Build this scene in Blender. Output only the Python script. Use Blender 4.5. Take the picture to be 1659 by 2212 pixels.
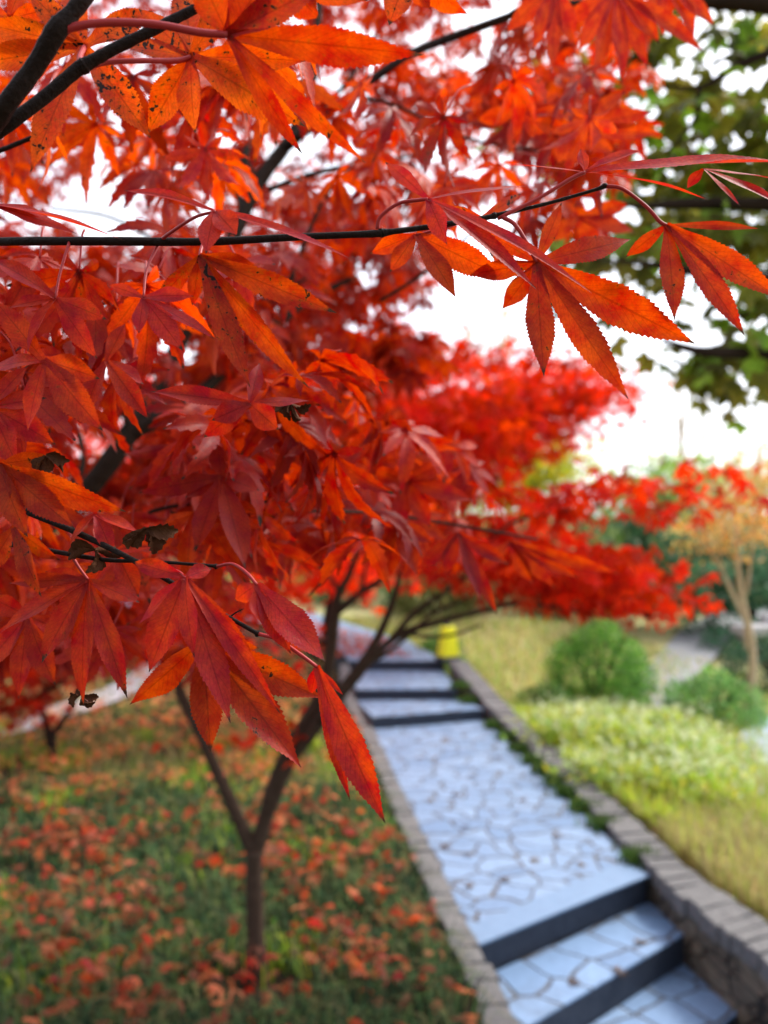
import bpy, math, random
import numpy as np
random.seed(7); RNG = np.random.default_rng(7)
S = bpy.context.scene
COL = S.collection
for o in list(bpy.data.objects): bpy.data.objects.remove(o)

# ------------------------------------------------------------------ camera
EYE = 1.7; F = 1726.0; CX = 829.5; HY = 1170.0      # focal length in px of a 1659x2212 frame, horizon row
cam = bpy.data.cameras.new('camera'); camo = bpy.data.objects.new('camera', cam); COL.objects.link(camo)
camo.location = (0, 0, EYE); camo.rotation_euler = (math.pi/2, 0, 0)
cam.sensor_fit = 'VERTICAL'; cam.sensor_height = 34.6; cam.sensor_width = 34.6*0.75
cam.lens = 34.6*F/2212; cam.shift_y = (HY-1106)/2212
cam.clip_start = 0.02; cam.clip_end = 2000
cam.dof.use_dof = True; cam.dof.focus_distance = 0.33; cam.dof.aperture_fstop = 7.5
S.camera = camo
# ------------------------------------------------------------------ light
SUN_EL = math.radians(50); SUN_AZ = math.radians(60)   # azimuth from +Y towards +X: in front and to the right
w = bpy.data.worlds.new('World'); S.world = w; w.use_nodes = True
nt = w.node_tree; nt.nodes.clear()
sky = nt.nodes.new('ShaderNodeTexSky'); sky.sky_type = 'NISHITA'; sky.sun_disc = False
sky.sun_elevation = SUN_EL; sky.sun_rotation = SUN_AZ; sky.dust_density = 5.0; sky.air_density = 1.0; sky.ozone_density = 1.2
bg = nt.nodes.new('ShaderNodeBackground'); bg.inputs['Strength'].default_value = 0.15
out = nt.nodes.new('ShaderNodeOutputWorld')
# thin bright cloud veil over the sky, brighter on the side of the sun
wg = nt.nodes.new('ShaderNodeTexCoord')
wd_ = nt.nodes.new('ShaderNodeVectorMath'); wd_.operation='DOT_PRODUCT'; nt.links.new(wg.outputs['Generated'], wd_.inputs[0])
wd_.inputs[1].default_value = (math.sin(SUN_AZ*.6)*.9, math.cos(SUN_AZ*.6)*.9, .43)
wr = nt.nodes.new('ShaderNodeMapRange'); nt.links.new(wd_.outputs['Value'], wr.inputs[0])
wr.inputs[1].default_value=-1; wr.inputs[2].default_value=1; wr.inputs[3].default_value=.8; wr.inputs[4].default_value=5.5
wn = nt.nodes.new('ShaderNodeTexNoise'); wn.inputs['Scale'].default_value=3; wn.inputs['Detail'].default_value=5; nt.links.new(wg.outputs['Generated'], wn.inputs['Vector'])
wf = nt.nodes.new('ShaderNodeMapRange'); nt.links.new(wn.outputs[0], wf.inputs[0]); wf.inputs[1].default_value=.3; wf.inputs[2].default_value=.6; wf.inputs[3].default_value=.45; wf.inputs[4].default_value=.9
wc = nt.nodes.new('ShaderNodeMix'); wc.data_type='RGBA'; wc.blend_type='MULTIPLY'; wc.inputs[0].default_value=1; wc.inputs[7].default_value=(.94,.97,1.04,1)
nt.links.new(wr.outputs[0], wc.inputs[6])
wm = nt.nodes.new('ShaderNodeMix'); wm.data_type='RGBA'; nt.links.new(wf.outputs[0], wm.inputs[0]); nt.links.new(sky.outputs[0], wm.inputs[6]); nt.links.new(wc.outputs[2], wm.inputs[7])
nt.links.new(wm.outputs[2], bg.inputs[0]); nt.links.new(bg.outputs[0], out.inputs[0])
sl = bpy.data.lights.new('sun', 'SUN'); sl.energy = 1.5; sl.angle = math.radians(12); sl.color = (1, .95, .86)
slo = bpy.data.objects.new('sun', sl); COL.objects.link(slo)
slo.rotation_euler = (math.pi/2 - SUN_EL, 0, math.pi - SUN_AZ)
S.view_settings.view_transform = 'Standard'; S.view_settings.look = 'None'
S.view_settings.exposure = 1.5; S.view_settings.gamma = 1.0
S.render.engine = 'CYCLES'
cy = S.cycles; cy.max_bounces = 7; cy.diffuse_bounces = 4; cy.transmission_bounces = 5; cy.glossy_bounces = 2
cy.transparent_max_bounces = 4; cy.use_denoising = True; cy.caustics_reflective = False; cy.caustics_refractive = False
cy.sample_clamp_indirect = 6.0

# ------------------------------------------------------------------ helpers
def P(px, py, d): return np.array([(px-CX)/F*d, d, EYE-(py-HY)/F*d])
def G(px, py, z=0.0):
    d = (EYE-z)*F/(py-HY); return np.array([(px-CX)/F*d, d, z])
def unit(v):
    v = np.asarray(v, float); return v/(np.linalg.norm(v)+1e-12)

class MB:
    """collects vertices / faces; per-vertex tint (rgba) and lobe (t, s, seed)"""
    def __init__(s): s.v=[]; s.f3=[]; s.f4=[]; s.t=[]; s.l=[]; s.n=0
    def add(s, v, f3=None, f4=None, tint=None, lobe=None):
        v = np.asarray(v, float).reshape(-1,3); k=len(v)
        s.v.append(v)
        if f3 is not None and len(f3): s.f3.append(np.asarray(f3,int).reshape(-1,3)+s.n)
        if f4 is not None and len(f4): s.f4.append(np.asarray(f4,int).reshape(-1,4)+s.n)
        t = np.ones((k,4)) if tint is None else np.broadcast_to(np.asarray(tint,float), (k,4))
        l = np.zeros((k,3)) if lobe is None else np.broadcast_to(np.asarray(lobe,float), (k,3))
        s.t.append(t); s.l.append(l); s.n += k
    def mesh(s, name, mat, smooth=True):
        me = bpy.data.meshes.new(name)
        v = np.concatenate(s.v); f3 = np.concatenate(s.f3) if s.f3 else np.zeros((0,3),int)
        f4 = np.concatenate(s.f4) if s.f4 else np.zeros((0,4),int)
        me.vertices.add(len(v)); me.vertices.foreach_set('co', v.ravel())
        nl = f3.size+f4.size; me.loops.add(nl)
        me.loops.foreach_set('vertex_index', np.concatenate([f3.ravel(), f4.ravel()]).astype(np.int32))
        npoly = len(f3)+len(f4); me.polygons.add(npoly)
        st = np.concatenate([np.arange(len(f3))*3, f3.size+np.arange(len(f4))*4]).astype(np.int32)
        me.polygons.foreach_set('loop_start', st)
        me.polygons.foreach_set('use_smooth', np.full(npoly, smooth, dtype=bool))
        me.update(calc_edges=True); me.validate()
        a = me.attributes.new('tint','FLOAT_COLOR','POINT'); a.data.foreach_set('color', np.concatenate(s.t).astype(np.float32).ravel())
        a = me.attributes.new('lobe','FLOAT_VECTOR','POINT'); a.data.foreach_set('vector', np.concatenate(s.l).astype(np.float32).ravel())
        me.materials.append(mat); return me
ORG = {}
def worg(o):
    return np.array(ORG[o.name])
def _obj(s, name, mat, parent=None, smooth=True, origin=None):
    v = np.concatenate(s.v)
    if parent is None:
        org = np.asarray(origin if origin is not None else [v[:,0].mean(), v[:,1].mean(), v[:,2].min()], float)
    else: org = worg(parent)
    me_v = [x-org for x in s.v]; keep = s.v; s.v = me_v
    o = bpy.data.objects.new(name, s.mesh(name, mat, smooth)); s.v = keep
    COL.objects.link(o)
    if parent is not None: o.parent = parent
    else: o.location = org
    ORG[o.name] = org
    return o
MB.obj = _obj
def tag(o, label=None, cat=None, group=None, kind=None):
    if label: o['label'] = label
    if cat: o['category'] = cat
    if group: o['group'] = group
    if kind: o['kind'] = kind
    return o
def empty(name, loc, label, cat, group=None):
    o = bpy.data.objects.new(name, None); o.empty_display_size = .1; COL.objects.link(o)
    o.location = tuple(float(x) for x in loc); ORG[o.name] = np.asarray(loc, float)
    return tag(o, label, cat, group)

def catmull(pts, n):
    p = np.asarray(pts, float)
    if len(p) == 2: p = np.array([p[0], (p[0]+p[1])/2, p[1]])
    q = np.vstack([2*p[0]-p[1], p, 2*p[-1]-p[-2]]); res=[]
    for i in range(1, len(q)-2):
        for k in range(n):
            t=k/n; a,b,c,d = q[i-1],q[i],q[i+1],q[i+2]
            res.append(.5*((2*b)+(-a+c)*t+(2*a-5*b+4*c-d)*t*t+(-a+3*b-3*c+d)*t**3))
    res.append(q[-2]); return np.array(res)
def tube(mb, pts, rad, sides=8, n=5, bump=.06, tint=None):
    """pts Nx3, rad N radii"""
    pr = np.column_stack([np.asarray(pts,float), np.asarray(rad,float)])
    c = catmull(pr, n); p = c[:,:3]; r = np.maximum(c[:,3], 1e-5)*(1+RNG.uniform(-bump,bump,len(c)))
    tg = np.gradient(p, axis=0); tg /= np.linalg.norm(tg,axis=1,keepdims=True)+1e-12
    up = np.array([0,0,1.]) if abs(tg[0][2])<.9 else np.array([1.,0,0])
    a = unit(np.cross(tg[0], up)); V=[]
    ang = np.linspace(0, 2*np.pi, sides, endpoint=False)
    for i in range(len(p)):
        a = unit(a-tg[i]*np.dot(a,tg[i])); b = np.cross(tg[i], a)
        V.append(p[i]+r[i]*(np.cos(ang)[:,None]*a+np.sin(ang)[:,None]*b))
    m = len(p); V = np.concatenate(V); f=[]
    for i in range(m-1):
        for k in range(sides):
            f.append([i*sides+k, i*sides+(k+1)%sides, (i+1)*sides+(k+1)%sides, (i+1)*sides+k])
    k0=len(V); V = np.vstack([V, p[0], p[-1]])
    t3 = [[k0,(k+1)%sides,k] for k in range(sides)]+[[k0+1,(m-1)*sides+k,(m-1)*sides+(k+1)%sides] for k in range(sides)]
    mb.add(V, t3, f, tint=tint)
def box(mb, c, sx, sy, sz, rz=0, bev=.0, tint=None, taper=1.0):
    """bevelled box standing on c (bottom centre)"""
    b=bev; V=[]
    for (z, sc, ins) in ((0,1,b),(b,1,0),(sz-b,taper,0),(sz,taper,b)):
        hx=sx/2*sc-ins; hy=sy/2*sc-ins
        i=b
        for (x,y) in ((hx-i,hy),(-hx+i,hy),(-hx,hy-i),(-hx,-hy+i),(-hx+i,-hy),(hx-i,-hy),(hx,-hy+i),(hx,hy-i)): V.append((x,y,z))
    V=np.array(V); cr,sr=math.cos(rz),math.sin(rz)
    V=np.column_stack([V[:,0]*cr-V[:,1]*sr, V[:,0]*sr+V[:,1]*cr, V[:,2]])+np.asarray(c)
    f4=[]; f3=[]
    for r in range(3):
        for k in range(8): f4.append([r*8+k, r*8+(k+1)%8, r*8+8+(k+1)%8, r*8+8+k])
    for k in range(1,7): f3.append([24,24+k,24+k+1]); f3.append([0,k+1,k])
    mb.add(V,f3,f4,tint=tint)

# ------------------------------------------------------------------ materials
def mat(name):
    m = bpy.data.materials.new(name); m.use_nodes = True; n = m.node_tree; n.nodes.clear()
    o = n.nodes.new('ShaderNodeOutputMaterial'); return m, n, o
class NT:
    def __init__(s, n): s.n=n
    def __call__(s, t, **kw):
        x = s.n.nodes.new('ShaderNode'+t)
        for k,v in kw.items():
            if k.startswith('_'): setattr(x, k[1:], v)
            else:
                key = k.replace('__',' ')
                inp = x.inputs[int(key[1:])] if key[0]=='i' and key[1:].isdigit() else x.inputs[key]
                if hasattr(v,'is_linked') or isinstance(v, bpy.types.NodeSocket): s.n.links.new(v, inp)
                else: inp.default_value = v
        return x
    def math(s, op, a, b=0.0, clamp=False):
        x = s.n.nodes.new('ShaderNodeMath'); x.operation=op; x.use_clamp=clamp
        for i,v in enumerate((a,b)):
            if isinstance(v, bpy.types.NodeSocket): s.n.links.new(v, x.inputs[i])
            else: x.inputs[i].default_value = v
        return x.outputs[0]
    def mix(s, f, a, b, mode='MIX'):
        x = s.n.nodes.new('ShaderNodeMix'); x.data_type='RGBA'; x.blend_type=mode
        for i,v in ((0,f),(6,a),(7,b)):
            if isinstance(v, bpy.types.NodeSocket): s.n.links.new(v, x.inputs[i])
            elif i==0: x.inputs[0].default_value = v
            else: x.inputs[i].default_value = (*v,1) if len(v)==3 else v
        return x.outputs[2]
    def ramp(s, f, stops):
        x = s.n.nodes.new('ShaderNodeValToRGB'); s.n.links.new(f, x.inputs[0]); e=x.color_ramp.elements
        while len(e)<len(stops): e.new(.5)
        for k,(p,c) in zip(e, stops): k.position=p; k.color=(*c,1) if len(c)==3 else c
        return x.outputs[0]
def simple(name, c, rough=.6, spec=.3, noise=None, bump=0, scale=20):
    m,n,o = mat(name); q=NT(n); col=(*c,1)
    tc=q('TexCoord').outputs['Object']
    nz=q('TexNoise', Vector=tc, Scale=scale, Detail=5.0, Roughness=.6)
    if noise: col = q.mix(nz.outputs[0], c, noise)
    b=q('BsdfPrincipled', Roughness=rough); b.inputs['Specular IOR Level'].default_value=spec
    if noise: n.links.new(col, b.inputs['Base Color'])
    else: b.inputs['Base Color'].default_value=col
    if bump:
        bp=q('Bump', Height=nz.outputs[0], Strength=bump, Distance=.02); n.links.new(bp.outputs[0], b.inputs['Normal'])
    n.links.new(b.outputs[0], o.inputs[0]); return m
def leaf_material(name, spots, transl, gloss=.3, rough=.45):
    m,n,o = mat(name); q=NT(n)
    at=q('Attribute', _attribute_name='tint'); lb=q('Attribute', _attribute_name='lobe')
    col=at.outputs['Color']; tcol=None
    sep=q('SeparateXYZ', Vector=lb.outputs['Vector']); t,s,seed=sep.outputs
    if spots:
        tc=q('TexCoord').outputs['Object']
        off=q('CombineXYZ', X=seed, Y=seed, Z=seed).outputs[0]
        vec=q('VectorMath', _operation='ADD', i0=tc, i1=off).outputs[0]
        # mottling of the blade
        mot=q('TexNoise', Vector=vec, Scale=90.0, Detail=4.0, Roughness=.6).outputs[0]
        hs=q('HueSaturation', Color=col, Hue=.506, Saturation=1.0, Value=1.14).outputs[0]
        hd=q('HueSaturation', Color=col, Hue=.492, Saturation=1.0, Value=.78).outputs[0]
        mr=q('MapRange', Value=mot); mr.inputs[1].default_value=.35; mr.inputs[2].default_value=.65
        col=q.mix(mr.outputs[0], hd, hs)
        fine=q('TexNoise', Vector=vec, Scale=900.0, Detail=2.0).outputs[0]
        fr=q('MapRange', Value=fine); fr.inputs[1].default_value=.3; fr.inputs[2].default_value=.7; fr.inputs[3].default_value=.84; fr.inputs[4].default_value=1.1
        col=q.mix(1.0, col, fr.outputs[0], 'MULTIPLY')
        # veins: midrib and slanted side veins
        sa=q.math('ABSOLUTE', s)
        mid=q.math('LESS_THAN', sa, .055)
        sv=q.math('SUBTRACT', q.math('MULTIPLY', t, 16.0), q.math('MULTIPLY', sa, 3.0))
        sv=q.math('ABSOLUTE', q.math('SUBTRACT', q.math('FRACT', sv), .5))
        sv=q.math('MULTIPLY', q.math('LESS_THAN', sv, .07), .35)
        vein=q.math('MAXIMUM', q.math('MULTIPLY', mid, .55), sv)
        dk=q('HueSaturation', Color=col, Value=.45, Saturation=1.05).outputs[0]
        col=q.mix(vein, col, dk)
        # brown / black disease spots, amount in tint alpha
        v1=q('TexNoise', Vector=vec, Scale=420.0, Detail=2.5, Roughness=.55).outputs[0]
        v2=q('TexNoise', Vector=vec, Scale=60.0, Detail=1.0).outputs[0]
        th=q.math('ADD', q.math('MULTIPLY', v1, 1.0), q.math('MULTIPLY', v2, .55))
        lim=q.math('SUBTRACT', 1.12, q.math('MULTIPLY', at.outputs['Alpha'], .3))
        sp=q.math('MULTIPLY', q.math('SUBTRACT', th, lim), 16.0, True)
        halo=q.math('MULTIPLY', q.math('SUBTRACT', th, q.math('SUBTRACT', lim, .10)), 7.0, True)
        col=q.mix(q.math('MULTIPLY', halo, .55), col, (.26,.06,.008))
        col=q.mix(sp, col, (.018,.008,.006))
        # dry brown tips
        tip=q.math('MULTIPLY', q.math('SUBTRACT', q.math('ADD', t, q.math('MULTIPLY', q.math('SUBTRACT', v2, .5), .16)), .93), 25.0, True)
        col=q.mix(tip, col, (.05,.022,.014))
    d=q('BsdfPrincipled', Roughness=rough); n.links.new(col, d.inputs['Base Color']); d.inputs['Specular IOR Level'].default_value=gloss
    tr=q('BsdfTranslucent')
    tc2=q('HueSaturation', Color=col, Hue=.5055, Saturation=1.05, Value=1.4).outputs[0]
    n.links.new(tc2, tr.inputs['Color'])
    if spots:
        bp=q('Bump', Height=q.math('ADD', fine, q.math('MULTIPLY', vein, -1.5)), Strength=.35, Distance=.0006)
        n.links.new(bp.outputs[0], d.inputs['Normal'])
    mx=q('MixShader', i0=transl, i1=d.outputs[0], i2=tr.outputs[0]); n.links.new(mx.outputs[0], o.inputs[0]); return m
M = {}
M['leaf'] = leaf_material('maple_leaf', True, .5, .25, .46)
M['mass'] = leaf_material('maple_foliage', False, .6, .12, .55)
M['green'] = leaf_material('green_foliage', False, .35, .25, .5)
M['grass'] = leaf_material('grass_blades', False, .3, .08, .6)
M['bark'] = simple('maple_bark', (.014,.009,.007), .85, .08, (.04,.026,.02), .4, 60)
M['bark_mid'] = simple('maple_trunk_bark', (.03,.019,.013), .85, .08, (.11,.074,.054), .5, 45)
M['bark_near'] = simple('maple_twig_bark', (.008,.0045,.004), .65, .12, (.022,.012,.010), .35, 400)
M['bark_tan'] = simple('tan_bark', (.42,.29,.16), .8, .15, (.55,.42,.27), .3, 25)
M['petiole'] = simple('leaf_stalk', (.42,.03,.035), .45, .3, (.3,.02,.02), 0, 200)
M['dead'] = simple('withered_leaf', (.045,.016,.009), .85, .05, (.13,.055,.03), .4, 250)
M['soil'] = simple('bed_soil', (.016,.014,.010), .95, .05, (.05,.034,.02), .5, 14)
M['lawnsoil'] = simple('lawn_ground', (.30,.32,.12), .95, .05, (.42,.36,.20), .4, 3)
M['far'] = simple('far_ground', (.12,.13,.05), .95, .05, (.2,.17,.08), .3, 1)
M['asphalt'] = simple('grey_path', (.22,.23,.24), .9, .1, (.33,.34,.35), .3, 18)
M['pale'] = simple('pale_path', (.38,.38,.40), .85, .15, (.48,.48,.5), .3, 10)
M['coping'] = simple('coping_stone', (.085,.085,.09), .9, .1, (.23,.225,.225), .9, 22)
M['yellow'] = simple('yellow_plastic', (.93,.91,.02), .5, .3, (.88,.85,.02), .05, 20)
M['black'] = simple('black_plastic', (.02,.024,.035), .5, .3, (.035,.04,.05), .05, 30)
M['white'] = simple('white_stone', (.40,.39,.40), .8, .2, (.5,.49,.5), .2, 12)
M['terrace'] = simple('terrace_stone', (.34,.42,.54), .6, .3, (.28,.35,.46), .2, 6)
M['flower'] = simple('white_petals', (.72,.76,.52), .6, .2, (.62,.7,.4), 0, 40)
def flagstone(name, scale, rnd, c1, c2, c3, j1=(.025,.022,.016), j2=(.11,.08,.05), jw=.075, dims='2D', rot=.3, wobble=.22, bump=.012):
    m,n,o=mat(name); q=NT(n)
    tc=q('TexCoord').outputs['Object']
    wob=q('TexNoise', Vector=tc, Scale=3.0, Detail=2.0).outputs['Color']
    vec=q('VectorMath', _operation='MULTIPLY_ADD', i0=wob, i1=(wobble,wobble,0 if dims=='2D' else wobble), i2=tc).outputs[0]
    sc=q('Mapping', Vector=vec); sc.inputs['Scale'].default_value=(1.0,1.12,1.6); sc.inputs['Rotation'].default_value=(0,0,rot)
    ve=q('TexVoronoi', _feature='DISTANCE_TO_EDGE', _voronoi_dimensions=dims, Vector=sc.outputs[0], Scale=scale, Randomness=rnd)
    vc=q('TexVoronoi', _feature='F1', _voronoi_dimensions=dims, Vector=sc.outputs[0], Scale=scale, Randomness=rnd)
    jn=q('TexNoise', Vector=tc, Scale=9.0, Detail=3.0).outputs[0]
    wd=q.math('ADD', .018, q.math('MULTIPLY', jn, jw))
    joint=q.math('MULTIPLY', q.math('SUBTRACT', wd, ve.outputs['Distance']), 30.0, True)
    val=q('SeparateColor', Color=vc.outputs['Color']).outputs[0]
    nz=q('TexNoise', Vector=tc, Scale=26.0, Detail=5.0, Roughness=.65).outputs[0]
    stone=q.mix(val, c1, c2)
    stone=q.mix(q.math('MULTIPLY', q.math('SUBTRACT', nz, .45), 2.2, True), stone, c3)
    st=q('TexNoise', Vector=tc, Scale=1.7, Detail=6.0, Roughness=.7).outputs[0]
    stone=q.mix(q.math('MULTIPLY', q.math('SUBTRACT', st, .56), 4.0, True), stone, (c3[0]*.8,c3[1]*.68,c3[2]*.55))
    dirt=q.mix(q('TexNoise', Vector=tc, Scale=5.0, Detail=4.0).outputs[0], j1, j2)
    col=q.mix(joint, stone, dirt)
    b=q('BsdfPrincipled', Roughness=.55); n.links.new(col, b.inputs['Base Color']); b.inputs['Specular IOR Level'].default_value=.4
    h=q.math('ADD', q.math('MULTIPLY', joint, -1.0), q.math('MULTIPLY', nz, .35))
    bp=q('Bump', Height=h, Strength=.8, Distance=bump); n.links.new(bp.outputs[0], b.inputs['Normal'])
    n.links.new(b.outputs[0], o.inputs[0]); return m
M['flag']=flagstone('flagstone', 5.7, .85, (.13,.215,.36),(.21,.31,.47),(.10,.155,.26))  # blue of the skylight is put into the stone colours, treads and edging too
M['tread']=flagstone('tread_stone', 4.6, .42, (.13,.225,.39),(.19,.30,.48),(.105,.17,.29), rot=-.66, wobble=.10, jw=.05)
M['wallstone']=flagstone('wall_rubble', 7.0, .9, (.10,.085,.065),(.24,.19,.13),(.06,.052,.04), (.012,.01,.008),(.04,.03,.02), .09, '3D', bump=.03)
M['slab']=simple('step_slab', (.17,.27,.42), .5, .4, (.13,.205,.33), .3, 16)
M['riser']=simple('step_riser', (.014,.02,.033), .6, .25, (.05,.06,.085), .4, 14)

# ------------------------------------------------------------------ ground, path, steps
def bed_z(x, y): return .05*np.maximum(0, y-7.3)*np.clip(1.4+0*x,0,1) + .015*np.sin(x*3.1)*np.cos(y*2.3)
def lawn_z(x, y): return -.05-.10*np.clip(x-1.6,0,2.6)*np.clip((13-y)/6,0,1)+.05*np.maximum(0,y-9.5)+.06*np.maximum(0,y-11.5)
def grid(name, poly_fn, xs, ys, zf, m, kind='structure'):
    """sheet of quads between left edge fn and right edge fn for each y"""
    mb=MB(); V=[]
    nx=len(xs)
    for y in ys:
        a,b=poly_fn(y)
        for u in xs:
            x=a+(b-a)*u; V.append((x,y,float(zf(np.array(x),np.array(y)))))
    f=[[i*nx+k,i*nx+k+1,(i+1)*nx+k+1,(i+1)*nx+k] for i in range(len(ys)-1) for k in range(nx-1)]
    mb.add(V,f4=f); return tag(mb.obj(name,m), kind=kind)
mb=MB(); n=24; R=900.0   # one sheet out to the horizon
mb.add([(-R,-R,-.95),(R,-R,-.95),(R,R,-.95),(-R,R,-.95)], f4=[[0,1,2,3]]); tag(mb.obj('ground',M['far']), kind='structure')
# outline of the path, left edge and right edge, seen from above
Lk=[(.62,1.2),(.50,2.54),(.45,2.955),(.391,3.37),(-.103,7.245),(-.28,8.02),(-.40,9.19),(-.75,11.2),(-2.6,14.0),(-6,16)]
Rk=[(2.1,2.3),(1.51,3.38),(1.427,3.763),(1.347,4.075),(.956,7.62),(.74,8.05),(.68,9.19),(.33,11.05),(-1.2,14.3),(-5,17.4)]
def xat(poly, y):
    ys=[p[1] for p in poly]; xs_=[p[0] for p in poly]; return float(np.interp(y, ys, xs_))
grid('planting_bed', lambda y:(-12, xat(Lk,y)-.10), np.linspace(0,1,40), np.concatenate([np.linspace(-4,1.3,8),np.linspace(1.5,11.2,50),np.linspace(11.6,18,8)]), bed_z, M['soil'])
grid('lawn', lambda y:(xat(Rk,y)+.24, 14+max(0,y)*.9), np.linspace(0,1,40)**1.6, np.concatenate([np.linspace(-3,2.2,8),np.linspace(2.4,17.4,50)]), lawn_z, M['lawnsoil'])
grid('hillside', lambda y:(-60,60), np.linspace(0,1,30), np.linspace(17.2,70,24), lambda x,y:.78+.06*(y-17)+.3*np.sin(x*.2), M['far'])
def slab_poly(name, pts, z, dz, mtop, mside, lip=0.0):
    """a step or path level: top sheet and the sides"""
    p=np.array(pts,float); k=len(p); c=p.mean(0)
    mb=MB(); bev=.008
    pi=c+(p-c)*(1-bev/np.linalg.norm(p-c,axis=1,keepdims=True))
    V=np.vstack([np.column_stack([pi,np.full(k,z)]), np.column_stack([p,np.full(k,z-bev)])])
    mb.add(V, f3=[[0,i,i+1] for i in range(1,k-1)], f4=[[i,k+i,k+(i+1)%k,(i+1)%k][::-1] for i in range(k)])
    o=tag(mb.obj(name,mtop,smooth=False,origin=(0,0,0)), kind='structure')
    mb=MB(); q=c+(p-c)*.995
    V=np.vstack([np.column_stack([q,np.full(k,z-bev)]), np.column_stack([q,np.full(k,z-dz)])])
    mb.add(V, f4=[[i,k+i,k+(i+1)%k,(i+1)%k][::-1] for i in range(k)])
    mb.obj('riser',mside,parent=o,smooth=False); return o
flat=[Lk[3],Rk[3],Rk[4],Lk[4]]
slab_poly('path',[Lk[3],Rk[3],Rk[4],Lk[4]],0,.5,M['flag'],M['riser'])
# smooth edging slab along the top step
a=np.array(Lk[3]); b=np.array(Rk[3]); inn=unit(np.array([Lk[4][0]-a[0],Lk[4][1]-a[1]]))
mb=MB(); e=unit(b-a); nn=np.array([-e[1],e[0]])
pts=[a-nn*.012,b-nn*.012,b+nn*.17,a+nn*.13+inn*.0]
V=[(*p,.006) for p in pts]+[(*p,-.004) for p in pts]
mb.add(V,f4=[[0,1,2,3],[0,4,5,1],[1,5,6,2],[2,6,7,3],[3,7,4,0]]); tag(mb.obj('step_edging',M['slab'],smooth=False,origin=(0,0,0)),kind='structure')
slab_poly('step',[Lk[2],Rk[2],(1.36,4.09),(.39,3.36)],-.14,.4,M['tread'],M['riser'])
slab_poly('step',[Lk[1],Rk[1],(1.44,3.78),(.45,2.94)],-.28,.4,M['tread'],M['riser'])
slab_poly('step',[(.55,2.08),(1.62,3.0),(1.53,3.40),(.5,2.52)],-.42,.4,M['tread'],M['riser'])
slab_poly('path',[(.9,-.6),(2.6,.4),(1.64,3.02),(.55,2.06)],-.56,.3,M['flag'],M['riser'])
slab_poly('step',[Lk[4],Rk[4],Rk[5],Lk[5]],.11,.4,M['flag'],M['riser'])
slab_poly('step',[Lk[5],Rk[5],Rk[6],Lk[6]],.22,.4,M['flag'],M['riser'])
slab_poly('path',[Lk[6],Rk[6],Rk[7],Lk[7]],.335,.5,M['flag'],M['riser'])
# far bend of the path, going uphill to the left
mb=MB(); V=[]
for i in range(7,10): V += [(*Lk[i],.32+.09*(i-7)),(*Rk[i],.32+.09*(i-7))]
mb.add(V,f4=[[0,1,3,2],[2,3,5,4]]); tag(mb.obj('path',M['flag'],origin=(0,0,0)),kind='structure')
# pale path seen at the left, beyond the bed
mb=MB(); V=[]
cl=catmull([(-5.2,5.6,0),(-3.55,6.75,0),(-3.1,7.6,0),(-2.75,9.0,0),(-2.9,11.0,0)],6); n_=len(cl)
for k in range(n_):
    d_=unit(cl[min(k+1,n_-1)]-cl[max(k-1,0)])[:2]
    for sg in (-.2,.2):
        x=cl[k][0]+d_[1]*sg; y=cl[k][1]-d_[0]*sg; V.append((x,y,float(bed_z(np.array(x),np.array(y)))+.06))
mb.add(V,f4=[[2*i,2*i+1,2*i+3,2*i+2] for i in range(n_-1)]); tag(mb.obj('garden_path',M['pale']),kind='structure')
# curved grey path of the garden on the right
mb=MB(); V=[]
pc=[(1360,1540,-.12,.7),(1415,1490,-.1,.75),(1480,1440,-.1,.8),(1560,1400,-.1,.95),(1680,1375,-.08,1.1),(1900,1360,-.05,1.2)]
ctr=catmull([G(a_,b_,z_) for a_,b_,z_,_ in pc],4); wd=np.interp(np.linspace(0,1,len(ctr)),np.linspace(0,1,6),[p[3] for p in pc])
for c_,w_ in zip(ctr,wd):
    for s in (-.5,.5): V.append((c_[0]+s*w_*.8,c_[1]-s*w_*.5, float(lawn_z(np.array(c_[0]),np.array(c_[1])))+.05))
mb.add(V,f4=[[2*i,2*i+1,2*i+3,2*i+2] for i in range(len(ctr)-1)]); tag(mb.obj('grey_path',M['asphalt']),kind='structure')
# pale stone terrace at the right edge
mb=MB(); tz=-.16
pts=[G(1600,1578,tz),G(1585,1640,tz),G(1600,1715,tz),G(1660,1790,tz),G(2100,1900,tz),G(2300,1600,tz),G(1760,1495,tz)]
mb.add(pts,f3=[[0,i,i+1] for i in range(1,6)]); o=mb.obj('terrace',M['terrace'],smooth=False); tag(o,kind='structure')

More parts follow.
